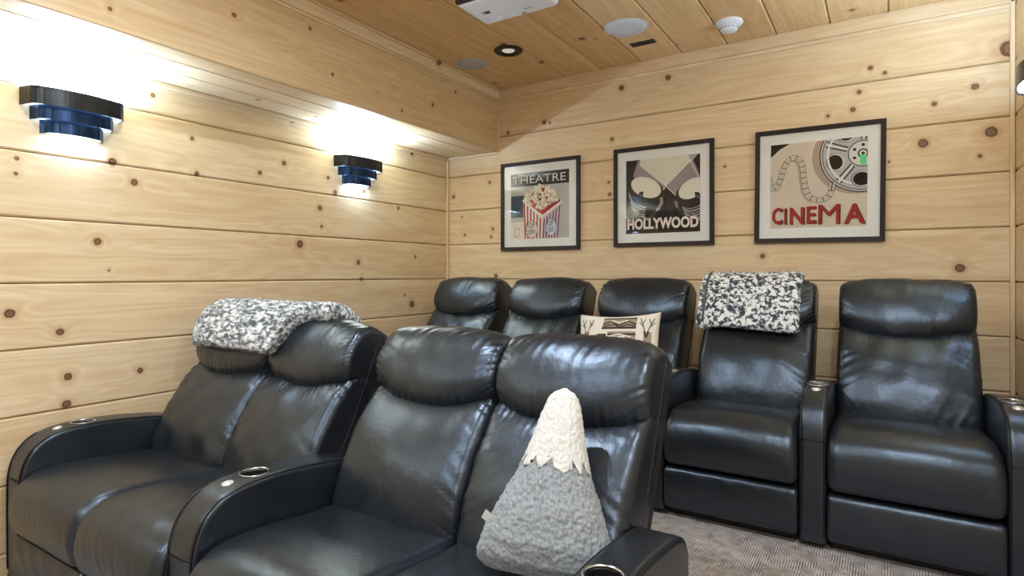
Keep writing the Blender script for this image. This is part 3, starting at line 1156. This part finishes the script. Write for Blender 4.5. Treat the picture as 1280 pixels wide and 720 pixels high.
def clip(poly, lo=0.0, hi=1.0):
    for ax, sgn, lim in ((0, 1, lo), (0, -1, hi), (1, 1, lo), (1, -1, hi)):
        out = []
        for i in range(len(poly)):
            p, q = poly[i-1], poly[i]
            ip, iq = sgn*(p[ax]-lim) >= 0, sgn*(q[ax]-lim) >= 0
            if ip != iq:
                t = (lim-p[ax])/(q[ax]-p[ax])
                out.append((p[0]+t*(q[0]-p[0]), p[1]+t*(q[1]-p[1])))
            if iq:
                out.append(q)
        poly = out
        if len(poly) < 3:
            return []
    return poly

def ell(cx, cy, rx, ry, rot=0.0, n=40, a0=0.0, a1=2*math.pi):
    full = abs(a1-a0-2*math.pi) < 1e-6
    r = []
    for i in range(n if full else n+1):
        a = a0+(a1-a0)*i/n
        x, y = rx*math.cos(a), ry*math.sin(a)
        r.append((cx+x*math.cos(rot)-y*math.sin(rot), cy+x*math.sin(rot)+y*math.cos(rot)))
    return r

def band(pts, w):
    """polyline strip polygon"""
    L, R = [], []
    for i, p in enumerate(pts):
        a, b = pts[max(i-1, 0)], pts[min(i+1, len(pts)-1)]
        d = Vector((b[0]-a[0], b[1]-a[1])).normalized()
        L.append((p[0]-d.y*w, p[1]+d.x*w))
        R.append((p[0]+d.y*w, p[1]-d.x*w))
    return L, R

PW, FRW, MARG = 0.676, 0.026, 0.087
PRINT = PW-2*MARG
_pm = {}
def pmat(col):
    if col not in _pm:
        _pm[col] = plain('ink_%d' % len(_pm), col, 0.85, spec=0.1)
    return _pm[col]

class Picture:
    def __init__(self, cx, z0, label, roty=0.0):
        self.o = thing('framed_picture', label, 'picture', (cx, YB-0.001, z0+PW/2), group='framed pictures on the back wall')
        self.o.rotation_euler = (0, roty, 0)
        h, w = PW/2, FRW
        outer = [(-h, -h), (h, -h), (h, h), (-h, h)]
        for k in range(4):
            (ax, az), (bx, bz) = outer[k], outer[(k+1) % 4]
            ia, ib = (ax*(1-w/h), az*(1-w/h)), (bx*(1-w/h), bz*(1-w/h))
            V = []
            for y in (0.0, -0.026):
                V += [(ax, y, az), (bx, y, bz), (ib[0], y+(0.004 if y else 0), ib[1]), (ia[0], y+(0.004 if y else 0), ia[1])]
            F = [(0, 1, 2, 3), (4, 7, 6, 5), (0, 4, 5, 1), (1, 5, 6, 2), (2, 6, 7, 3), (3, 7, 4, 0)]
            bm = bmesh.new()
            me = mesh_from(V, F)
            bm.from_mesh(me)
            bpy.data.meshes.remove(me)
            link('frame', bm_mesh(bm), M_FRAME, self.o)
        link('mat_board', box((-h+w*.6, -0.010, -h+w*.6), (h-w*.6, -0.006, h-w*.6)), M_MAT, self.o)
        link('glass_pane', box((-h+w*.7, -0.0195, -h+w*.7), (h-w*.7, -0.0180, h-w*.7)), M_GLASS, self.o)
        self.print = link('print', box((-PRINT/2, -0.0105, -PRINT/2), (PRINT/2, -0.0098, PRINT/2)), pmat((0.74, 0.67, 0.57)), self.o)
        self.n = 0
        self.acc = {}
    def y(self):
        self.n += 1
        return -0.0106-0.00006*self.n
    def poly(self, pts, col, name='print_shape'):
        p = clip(pts)
        if len(p) < 3:
            return
        y = self.y()
        V = [((a-.5)*PRINT, y, (b-.5)*PRINT) for a, b in p]
        bm = bmesh.new()
        f = bm.faces.new([bm.verts.new(v) for v in V])
        bmesh.ops.triangulate(bm, faces=[f])
        self.put(bm, col, name)
    def strip(self, pts, w, col, name='print_shape'):
        L, R = band(pts, w)
        y = self.y()
        bm = bmesh.new()
        for i in range(len(pts)-1):
            q = clip([L[i], R[i], R[i+1], L[i+1]])
            if len(q) >= 3:
                try:
                    bm.faces.new([bm.verts.new(((a-.5)*PRINT, y, (b-.5)*PRINT)) for a, b in q])
                except ValueError:
                    pass
        self.put(bm, col, name)
    def put(self, bm, col, name):
        for f in bm.faces:
            f.normal_update()
            if f.normal.y > 0:
                f.normal_flip()
        self.acc.setdefault((name, col), []).append(bm)
    def flush(self):
        for (name, col), lst in self.acc.items():
            out = bmesh.new()
            for bm in lst:
                me = bpy.data.meshes.new('x')
                bm.to_mesh(me)
                out.from_mesh(me)
                bpy.data.meshes.remove(me)
                bm.free()
            link(name, bm_mesh(out, recalc=False), pmat(col), self.print)['kind'] = 'stuff'
    def text(self, s, x, y, h, w, col, bold=0.0, rot=0.0, name='lettering'):
        me, ww = text_mesh(s, h*PRINT, bold)
        k = w*PRINT/ww
        for v in me.vertices:
            v.co.x *= k
        o = link(name, me, pmat(col), self.print, loc=((x-.5)*PRINT, self.y()-0.0001, (y-.5)*PRINT))
        o.rotation_euler = (0, -rot, 0)
        return o

BLACK, CREAM, RED = (0.012, 0.012, 0.013), (0.80, 0.76, 0.68), (0.42, 0.035, 0.030)
GREY, LILAC, WHITE = (0.30, 0.30, 0.32), (0.34, 0.28, 0.32), (0.86, 0.85, 0.83)
PZ = 1.444
# --- striped popcorn box
P = Picture(-2.184, PZ-0.003, 'framed picture of a popcorn box in red stripes, beside the soffit corner')
P.poly([(0, 0), (1, 0), (1, 1), (0, 1)], (0.50, 0.50, 0.48))
P.poly([(0, .80), (1, .80), (1, 1), (0, 1)], (0.03, 0.033, 0.037))
P.poly([(0, .33), (.24, .33), (.24, .66), (0, .66)], (0.05, 0.07, 0.085))
P.poly([(0, .0), (.24, 0), (.24, .26), (0, .26)], (0.78, 0.74, 0.66))
P.poly([(.05, .03), (.14, .02), (.17, .17), (.07, .18)], (0.60, 0.45, 0.40))
P.poly([(.07, .05), (.13, .045), (.15, .15), (.085, .155)], (0.80, 0.76, 0.68))
P.poly([(.22, .60), (.55, .34), (.86, .54), (.60, .78)], (0.50, 0.04, 0.03))
BL, BM_, BR = (.22, .56), (.56, .30), (.86, .50)
def tlerp(p, q, t): return (p[0]+(q[0]-p[0])*t, p[1]+(q[1]-p[1])*t)
P.poly([(.22, .60), (.56, .32), (.545, 0), (.235, 0)], WHITE)
P.poly([(.56, .32), (.87, .53), (.83, 0), (.545, 0)], (0.62, 0.58, 0.66))
for i in range(6):
    a, b = i/6+.02, i/6+.095
    P.poly([tlerp((.22, .56), (.56, .28), a), tlerp((.22, .56), (.56, .28), b), tlerp((.235, 0), (.545, 0), b), tlerp((.235, 0), (.545, 0), a)], (0.45, 0.04, 0.035))
for i in range(6):
    a, b = i/6+.05, i/6+.125
    P.poly([tlerp((.56, .28), (.87, .49), a), tlerp((.56, .28), (.87, .49), b), tlerp((.545, 0), (.83, 0), b), tlerp((.545, 0), (.83, 0), a)], (0.20, 0.05, 0.12))
P.poly([(.22, .60), (.30, .62), (.57, .42), (.57, .36)], (0.60, 0.09, 0.04))
P.poly([(.57, .42), (.80, .56), (.87, .53), (.57, .36)], (0.42, 0.04, 0.05))
P.strip([(.21, .59), (.56, .335), (.88, .535)], .013, WHITE)
P.poly(ell(.37, .14, .105, .135), (0.20, 0.06, 0.06))
P.poly(ell(.37, .14, .097, .127), (0.86, 0.80, 0.72))
P.poly(ell(.70, .16, .090, .130), (0.10, 0.10, 0.22))
P.poly(ell(.70, .16, .083, .122), (0.72, 0.76, 0.84))
rk = random.Random(4)
for i in range(190):
    t, q = rk.random(), rk.random()
    px = .25+.56*t
    topy = .60+.20*math.sin(math.pi*min(max(t, 0), 1))**0.7
    lowy = .56-.15*(1-abs(t-.5)*2)
    py = lowy+(topy-lowy)*q
    g = rk.uniform(.70, .92)
    P.poly(ell(px, py, rk.uniform(.020, .030), rk.uniform(.018, .028), rk.uniform(0, 3), 7), (0.84, 0.80, 0.70) if i % 3 else (0.70, 0.62, 0.48), 'popcorn')
for i in range(40):
    t, q = rk.random(), rk.random()
    px = .27+.5*t
    P.poly(ell(px, .50+.22*q, .006, .008, 0, 6), (0.40, 0.28, 0.14), 'popcorn')
P.flush()
P.text('THEATRE', .05, .835, .115, .91, (0.86, 0.87, 0.88), -0.006)
P.text('POP', .295, .15, .085, .15, (0.10, 0.05, 0.05), 0.0, 0.1)
P.text('CORN', .290, .055, .075, .16, (0.10, 0.05, 0.05), 0.0, 0.1)
P.text('POP', .640, .17, .080, .12, (0.07, 0.10, 0.30), 0.0, 0.15)
P.text('CORN', .640, .075, .075, .13, (0.07, 0.10, 0.30), 0.0, 0.15)

# --- search lights
P = Picture(-1.2435, PZ+0.004, 'framed picture of two searchlights over white capital letters')
P.poly([(0, 0), (1, 0), (1, 1), (0, 1)], (0.020, 0.019, 0.022))
P.poly([(.17, 1.0), (.10, .78), (.48, .50), (.56, .62)], LILAC)
P.poly([(.88, 1.0), (.55, .62), (.72, .44), (1.0, .68), (1.0, .72)], LILAC)
P.poly([(.80, 1.02), (.88, .90), (1.0, 1.02)], (0.42, 0.40, 0.42))
P.poly([(.19, 1.02), (.84, 1.02), (.88, .92), (.55, .62), (.20, .93)], (0.72, 0.70, 0.60))
P.strip([(.19, .93), (.55, .615), (.90, .94)], .004, WHITE)
P.strip([(.55, .615), (.47, .48)], .004, WHITE)
P.strip([(.55, .615), (.74, .43)], .004, WHITE)
P.strip([(.87, .93), (1.0, .66)], .004, WHITE)
P.poly([(.57, .44), (.68, .45), (.66, .20), (.57, .20)], (0.032, 0.034, 0.040))
for (cx, cy, rx, ry, ro) in ((.28, .62, .215, .125, -0.42), (.90, .56, .185, .115, 0.48)):
    s = 1 if ro < 0 else -1
    P.poly(ell(cx+.02*s, cy-.06, rx*1.12, ry*1.35, ro), (0.030, 0.028, 0.032))
    for q in range(5):
        P.strip(ell(cx-.02*s, cy-.11-.035*q, rx*1.05-.012*q, ry*1.2, ro, 16, math.pi*1.08, math.pi*1.62), .006 if q % 2 else .010, (0.60, 0.60, 0.62) if q % 2 else (0.26, 0.24, 0.27))
    P.poly(ell(cx, cy, rx*1.03, ry*1.05, ro), (0.62, 0.58, 0.55))
    P.poly(ell(cx, cy, rx, ry, ro), (0.80, 0.78, 0.68))
    P.strip(ell(cx, cy, rx*.86, ry*.84, ro, 26, 0.4, 2.9), .004, (0.70, 0.66, 0.58))
    P.poly([(cx-.09*s, cy-.06), (cx-.03*s, cy-.05), (cx-.05*s, cy-.16), (cx-.11*s, cy-.15)], (0.014, 0.014, 0.015))
    P.poly([(cx-.08*s, cy-.09), (cx-.05*s, cy-.085), (cx-.06*s, cy-.13), (cx-.09*s, cy-.13)], (0.16, 0.16, 0.17))
P.strip([(.49, .47), (.50, .40), (.44, .31)], .022, (0.36, 0.30, 0.36))
P.strip([(.44, .31), (.34, .21)], .025, (0.07, 0.06, 0.07))
P.strip([(.68, .41), (.71, .32)], .020, (0.22, 0.20, 0.23))
P.strip([(.71, .32), (.80, .20)], .022, (0.06, 0.055, 0.06))
P.strip([(.42, .30), (.47, .33)], .012, (0.6, 0.6, 0.62))
P.strip([(.22, .24), (.33, .17)], .012, (0.50, 0.50, 0.52))
P.strip([(.0, .24), (.10, .14)], .010, (0.50, 0.50, 0.52))
P.strip([(.92, .22), (1.0, .15)], .010, (0.50, 0.50, 0.52))
P.poly([(0, 0), (1, 0), (1, .035), (0, .035)], (0.045, 0.030, 0.026))
P.flush()
P.text('HOLLYWOOD', .012, .045, .165, .976, (0.10, 0.065, 0.055), 0.055)
P.text('HOLLYWOOD', .02, .055, .150, .96, (0.88, 0.80, 0.75), 0.040)

# --- film reel
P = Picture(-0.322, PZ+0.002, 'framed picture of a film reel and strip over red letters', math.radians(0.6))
P.poly([(0, 0), (1, 0), (1, 1), (0, 1)], (0.68, 0.61, 0.52))
P.poly([(0, 1), (.21, 1), (.10, .94), (0, .85)], (0.020, 0.018, 0.018))
P.poly(ell(.90, .80, .455, .435, 0, 64), (0.46, 0.35, 0.30))
RC, RR = (.955, .815), .435
P.poly(ell(*RC, RR, RR, 0, 64), (0.025, 0.025, 0.028))
P.poly(ell(*RC, RR*.975, RR*.975, 0, 64), (0.62, 0.63, 0.65))
P.poly(ell(*RC, RR*.94, RR*.94, 0, 64), (0.04, 0.04, 0.045))
P.poly(ell(*RC, RR*.92, RR*.92, 0, 64), (0.50, 0.51, 0.54))
for k in range(5):
    a = math.radians(196+72*k)
    hx, hy = RC[0]+.285*math.cos(a), RC[1]+.285*math.sin(a)
    P.poly(ell(hx, hy, .105, .092, a+1.57), (0.16, 0.165, 0.18))
    P.poly(ell(hx+.006, hy, .098, .086, a+1.57), (0.72, 0.73, 0.75))
    P.poly(ell(hx, hy, .085, .076, a+1.57), (0.015, 0.015, 0.016))
    b = a+math.radians(36)
    for dd in (-.022, 0, .022):
        p0 = (RC[0]+.16*math.cos(b)-dd*math.sin(b), RC[1]+.16*math.sin(b)+dd*math.cos(b))
        p1 = (RC[0]+.385*math.cos(b)-dd*1.3*math.sin(b), RC[1]+.385*math.sin(b)+dd*1.3*math.cos(b))
        P.strip([p0, p1], .0075, (0.05, 0.05, 0.055) if dd else (0.86, 0.86, 0.87))
P.strip(ell(*RC, RR*.80, RR*.80, 0, 60, 2.5, 4.4), .010, (0.82, 0.83, 0.84))
P.poly(ell(*RC, .148, .148), (0.05, 0.05, 0.055))
P.poly(ell(*RC, .138, .138), (0.70, 0.71, 0.72))
for k in range(6):
    a = math.radians(30+60*k)
    P.poly(ell(RC[0]+.095*math.cos(a), RC[1]+.095*math.sin(a), .017, .017, 0, 14), (0.02, 0.02, 0.02))
P.poly(ell(*RC, .052, .052), (0.02, 0.035, 0.028))
P.poly(ell(*RC, .036, .036), (0.72, 0.74, 0.72))
P.poly(ell(*RC, .018, .018), (0.03, 0.04, 0.035))
P.poly([(.925, .80), (.99, .79), (.985, .69), (.93, .685)], (0.10, 0.72, 0.30))  # green LED reflection in the glass, painted onto the print
film = [tuple(p) for p in spline([(-.02, .62), (.01, .50), (.05, .475), (.10, .56), (.16, .74), (.22, .82), (.30, .81), (.345, .72), (.36, .58), (.39, .42), (.45, .335), (.55, .315), (.63, .37), (.655, .50)], 70, closed=False)]
P.strip([(a-.03, b-.02) for a, b in film[22:56]], .022, (0.50, 0.40, 0.34))
P.strip(film, .032, (0.05, 0.045, 0.04))
P.strip(film, .027, (0.70, 0.64, 0.56))
P.strip(film, .016, (0.58, 0.53, 0.47))
for i in range(2, 68, 3):
    a, b = film[i], film[i+1]
    d = Vector((b[0]-a[0], b[1]-a[1])).normalized()
    P.strip([(a[0]-d.y*.027, a[1]+d.x*.027), (a[0]+d.y*.027, a[1]-d.x*.027)], .004, (0.07, 0.06, 0.055))
P.strip([(.66, .52), (.645, .42)], .005, BLACK)
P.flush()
for s, x, w, h, y in (('C', .02, .115, .20, .045), ('I', .155, .022, .19, .045), ('N', .215, .150, .20, .040), ('E', .395, .095, .20, .045), ('M', .515, .215, .225, .035), ('A', .775, .205, .225, .030)):
    P.text(s, x+.012, y-.006, h, w, (0.05, 0.012, 0.012), 0.0 if s == 'M' else 0.012, name='letter')
    P.text(s, x, y, h, w, (0.36, 0.028, 0.026), 0.0 if s == 'M' else 0.03, name='letter')

# ------------------------------------------------------------------ wall sconces
def dplan(w, d, bulge, n=10):
    """plan of a sconce tier: along-wall (x), outwards (y)"""
    r = 0.045
    pts = [(-w/2, 0.0), (-w/2+0.012, d-r)]
    for i in range(1, n):
        a = math.pi-(math.pi/2)*i/n
        pts.append((-w/2+0.012+r+r*math.cos(a), d-r+r*math.sin(a)))
    for i in range(15):
        t = i/14
        x = (-w/2+0.012+r)+(w-0.024-2*r)*t
        pts.append((x, d+bulge*(1-(2*t-1)**2)))
    for i in range(1, n):
        a = math.pi/2-(math.pi/2)*i/n
        pts.append((w/2-0.012-r+r*math.cos(a), d-r+r*math.sin(a)))
    pts += [(w/2-0.012, d-r), (w/2, 0.0)]
    return pts

def tier_mesh(w, d, bulge, z0, z1, th=0.004):
    O, I = dplan(w, d, bulge), dplan(w-2*th, d-th, bulge)
    V = [(x, y, z) for pl in (O, I) for z in (z0, z1) for x, y in pl]
    n = len(O)
    F = []
    for i in range(n-1):
        F.append((i, i+1, n+i+1, n+i))
        F.append((2*n+i+1, 2*n+i, 3*n+i, 3*n+i+1))
        F.append((i+1, i, 2*n+i, 2*n+i+1))
        F.append((n+i, n+i+1, 3*n+i+1, 3*n+i))
    for i in (0, n-1):
        F.append((i, n+i, 3*n+i, 2*n+i))
    bm = bmesh.new()
    me = mesh_from(V, F)
    bm.from_mesh(me)
    bpy.data.meshes.remove(me)
    return bm_mesh(bm)

def plate_mesh(w, d, bulge, z, th=0.003):
    pl = dplan(w, d, bulge)
    n = len(pl)
    V = [(x, y, z) for x, y in pl]+[(x, y, z+th) for x, y in pl]
    F = [tuple(range(n)), tuple(range(2*n-1, n-1, -1))]
    for i in range(n):
        j = (i+1) % n
        F.append((i, j, n+j, n+i))
    bm = bmesh.new()
    me = mesh_from(V, F)
    bm.from_mesh(me)
    bpy.data.meshes.remove(me)
    return bm_mesh(bm)

TIERS = [(0.385, 0.100, 0.022, 0.105, 0.180), (0.315, 0.080, 0.018, 0.052, 0.115), (0.245, 0.060, 0.014, 0.0, 0.062)]
_tm = [tier_mesh(*t) for t in TIERS]
_pmesh = [plate_mesh(t[0]-0.010, t[1]-0.005, t[2], t[3]+0.006) for t in TIERS]
_back = box((-0.11, 0.0, 0.008), (0.11, 0.010, 0.165), 0.003)
def sconce(x, y, z, rotz, label, lit=True):
    s = thing('wall_sconce', label, 'wall lamp', (x, y, z), rotz, 'tiered wall sconces')
    for i in range(3):
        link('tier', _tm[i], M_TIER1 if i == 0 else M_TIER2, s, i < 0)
        p = link('diffuser', _pmesh[i], M_GLOW, s)
        p['label'] = 'glowing white diffuser'
    link('back_plate', _back, M_TIER1, s)
    for nm, zz, rx, e in (('up', 0.179, math.pi, SCONCE_UP), ('down', -0.004, 0.0, SCONCE_DOWN)):
        ld = bpy.data.lights.new('sconce_'+nm, 'AREA')
        ld.shape = 'RECTANGLE'
        ld.size = 0.28 if nm == 'up' else 0.18
        ld.size_y = 0.07 if nm == 'up' else 0.05
        ld.energy = e
        ld.color = COOL
        lo = bpy.data.objects.new('sconce_light_'+nm, ld)
        C.objects.link(lo)
        lo.parent = s
        lo.location = (0, 0.068 if nm == 'up' else 0.04, zz)
        lo.rotation_euler = (rx, 0, 0)
    return s
SZ = CAMZ+0.598
SZ = 1.868
sconce(XL+0.001, 1.168, SZ, -math.pi/2, 'black three-tier sconce with LED blue painted on, above the love seat arm, away from the corner')
sconce(XL+0.001, 2.84, SZ, -math.pi/2, 'black three-tier sconce with LED blue painted on, the left wall near the room corner')
sconce(XL+0.001, -0.50, SZ, -math.pi/2, 'added unseen three-tier sconce with LED blue painted on, the left wall ahead of the seats')  # added lamp out of view, continues the row for more light
sconce(XR-0.001, 2.98, SZ+0.02, math.pi/2, 'three-tier sconce on the right wall beside the reel picture')
sconce(XR-0.001, -0.50, SZ+0.02, math.pi/2, 'added unseen three-tier sconce on the right wall ahead of the seats')  # added lamp out of view, repeats the wall sconce for more light

# ------------------------------------------------------------------ ceiling fixtures
def speaker(x, y, r, mat, label):
    s = thing('ceiling_speaker', label, 'speaker', (x, y, ZCEIL), group='round ceiling speakers')
    link('rim', lathe([(r-.006, 0.0), (r, 0.0), (r, -.004), (r-.003, -.006), (r-.006, -.005)], 48, True), mat, s, True)
    link('grille', lathe([(0.0001, -.0058), (r*.6, -.0055), (r-.005, -.0042), (r-.005, -.001)], 48), mat, s, True)
speaker(-2.378, 3.250, 0.103, M_GREYG, 'round grey ceiling speaker by the soffit corner')
speaker(-1.268, 3.250, 0.125, M_WHITEG, 'round white ceiling speaker beside the black slot')

def downlight(x, y, label, power):
    d = thing('recessed_downlight', label, 'ceiling light', (x, y, ZCEIL), group='recessed ceiling lights')
    link('trim_ring', lathe([(.052, -.004), (.060, -.011), (.088, -.010), (.094, -.003), (.094, 0.0)], 40), M_BRONZE, d, True)
    link('baffle', lathe([(.058, -.010), (.050, -.003), (.040, -.0015)], 40), M_BRONZE, d, True)
    link('lens', lathe([(.0001, -.006), (.026, -.005), (.042, -.0015)], 32), M_BULB if power <= 0 else M_FILL_LENS, d, True)
    if power > 0:
        ld = bpy.data.lights.new('downlight', 'AREA')
        ld.shape = 'DISK'
        ld.size = 0.09
        ld.energy = power
        ld.color = NEUTRAL
        lo = bpy.data.objects.new('added_fill_lamp', ld)
        C.objects.link(lo)
        lo.parent = d
        lo.location = (0, 0, -.0125)
M_FILL_LENS = glow('fill_lamp_lens', NEUTRAL, 6.0)  # glowing lens, only on the added fill lamps
downlight(-2.04, 3.183, 'dark bronze recessed downlight between the grey speaker and the projector', 0)
DLAB = ['added unseen fill downlight above the front love seats', 'added unseen fill downlight over the aisle beside the front love seats',
        'added unseen fill downlight ahead of the front love seats, toward the left sconce', 'added unseen fill downlight ahead of the seats, by the right wall']
for i, (x, y) in enumerate(((-1.55, 0.9), (0.16, 0.9), (-1.55, -0.7), (0.16, -0.7))):
    downlight(x, y, DLAB[i], FILL_DOWNLIGHT)  # lamps added out of view to brighten the room

sl = thing('ceiling_slot', 'small black rectangular slot plate beside the white ceiling speaker', 'vent', (-1.264, 3.528, ZCEIL))
link('plate', box((-.078, -.032, -.004), (.078, .032, 0), 0.002), M_BLACKP, sl)
for k in range(3):
    link('slat', box((-.070, -.020+.016*k, -.006), (.070, -.012+.016*k, -.0035)), M_BLACKP, sl)

sd = thing('smoke_detector', 'white round smoke detector on the pine ceiling', 'smoke detector', (-0.742, 3.50, ZCEIL))
link('base_plate', lathe([(.074, 0.0), (.075, -.010), (.070, -.016), (.060, -.024), (.050, -.030), (.0001, -.030)], 44), M_WHITE, sd, True)
link('sensor_dome', lathe([(.050, -.028), (.047, -.046), (.041, -.053), (.022, -.057), (.0001, -.058)], 44), M_WHITE, sd, True)
bm = bmesh.new()
for k in range(14):
    a = 2*math.pi*k/14
    mt = Matrix.Rotation(a, 4, 'Z') @ Matrix.Translation((.0483, 0, -.040))
    r = bmesh.ops.create_cube(bm, size=1.0)
    for v in r['verts']:
        v.co = mt @ Vector((v.co.x*.003, v.co.y*.012, v.co.z*.004))
link('vents', bm_mesh(bm), plain('vent_grey', (0.18, 0.2, 0.22), .6), sd)

pj = thing('projector', 'white ceiling mounted projector with dark recessed lens front', 'projector', (-1.535, 2.385, ZCEIL-0.145))
PWX, PDY, PHZ = 0.215, 0.135, 0.105
link('body', box((-PWX, -PDY+.012, 0), (PWX, PDY, PHZ), 0.020, 5), M_WHITE, pj, True)
fp = link('front_panel', box((-PWX+.004, -PDY-.006, .006), (PWX-.10, -PDY+.018, PHZ-.008), 0.006, 3), M_BLACKP, pj)
link('lens_hood', lathe([(.020, -.012), (.034, -.012), (.036, .012), (.030, .012), (.020, .004)], 32, True), M_BRONZE, fp, True, loc=(-.10, -PDY-.004, .055)).rotation_euler = (math.pi/2, 0, 0)
ls = link('lens', lathe([(.0001, .012), (.012, .010), (.022, .004), (.026, -.004)], 32), plain('lens_glass', (0.01, 0.012, 0.02), 0.05), fp, True, loc=(-.10, -PDY-.004, .055))
ls.rotation_euler = (math.pi/2, 0, 0)
link('front_grille', box((PWX-.092, -PDY+.004, .012), (PWX-.012, -PDY+.014, PHZ-.016), 0.003), M_WHITE, pj)
link('mount_pole', lathe([(.0001, .139), (.05, .139), (.05, .131), (.020, .128), (.020, .108), (.06, .108), (.06, .100), (.0001, .100)], 32), M_WHITE, pj, True, loc=(0, 0.02, 0.0055))
me, w = text_mesh('BenQ', 0.017, 0.01)
lt = link('lettering', me, plain('logo_grey', (0.16, 0.17, 0.20), .5), pj, loc=(0.055, 0.078, -0.0006))
lt.rotation_euler = (math.radians(90), 0, 0)
ap = link('adjuster', box((-.150, -.010, -.002), (-.105, .018, .004), 0.001), plain('label_grey', (0.42, 0.43, 0.46), .6), pj)
link('adjuster_knob', box((-.128, -.008, -.006), (-.108, .010, -.0015), 0.0015), M_BLACKP, ap)
link('foot', lathe([(.0001, -.004), (.012, -.004), (.0135, 0), (.0135, .003)], 24), M_WHITE, pj, True, loc=(-.09, .088, 0))
link('latch', box((.022, .104, -.0015), (.040, .110, .002)), M_BLACKP, pj)
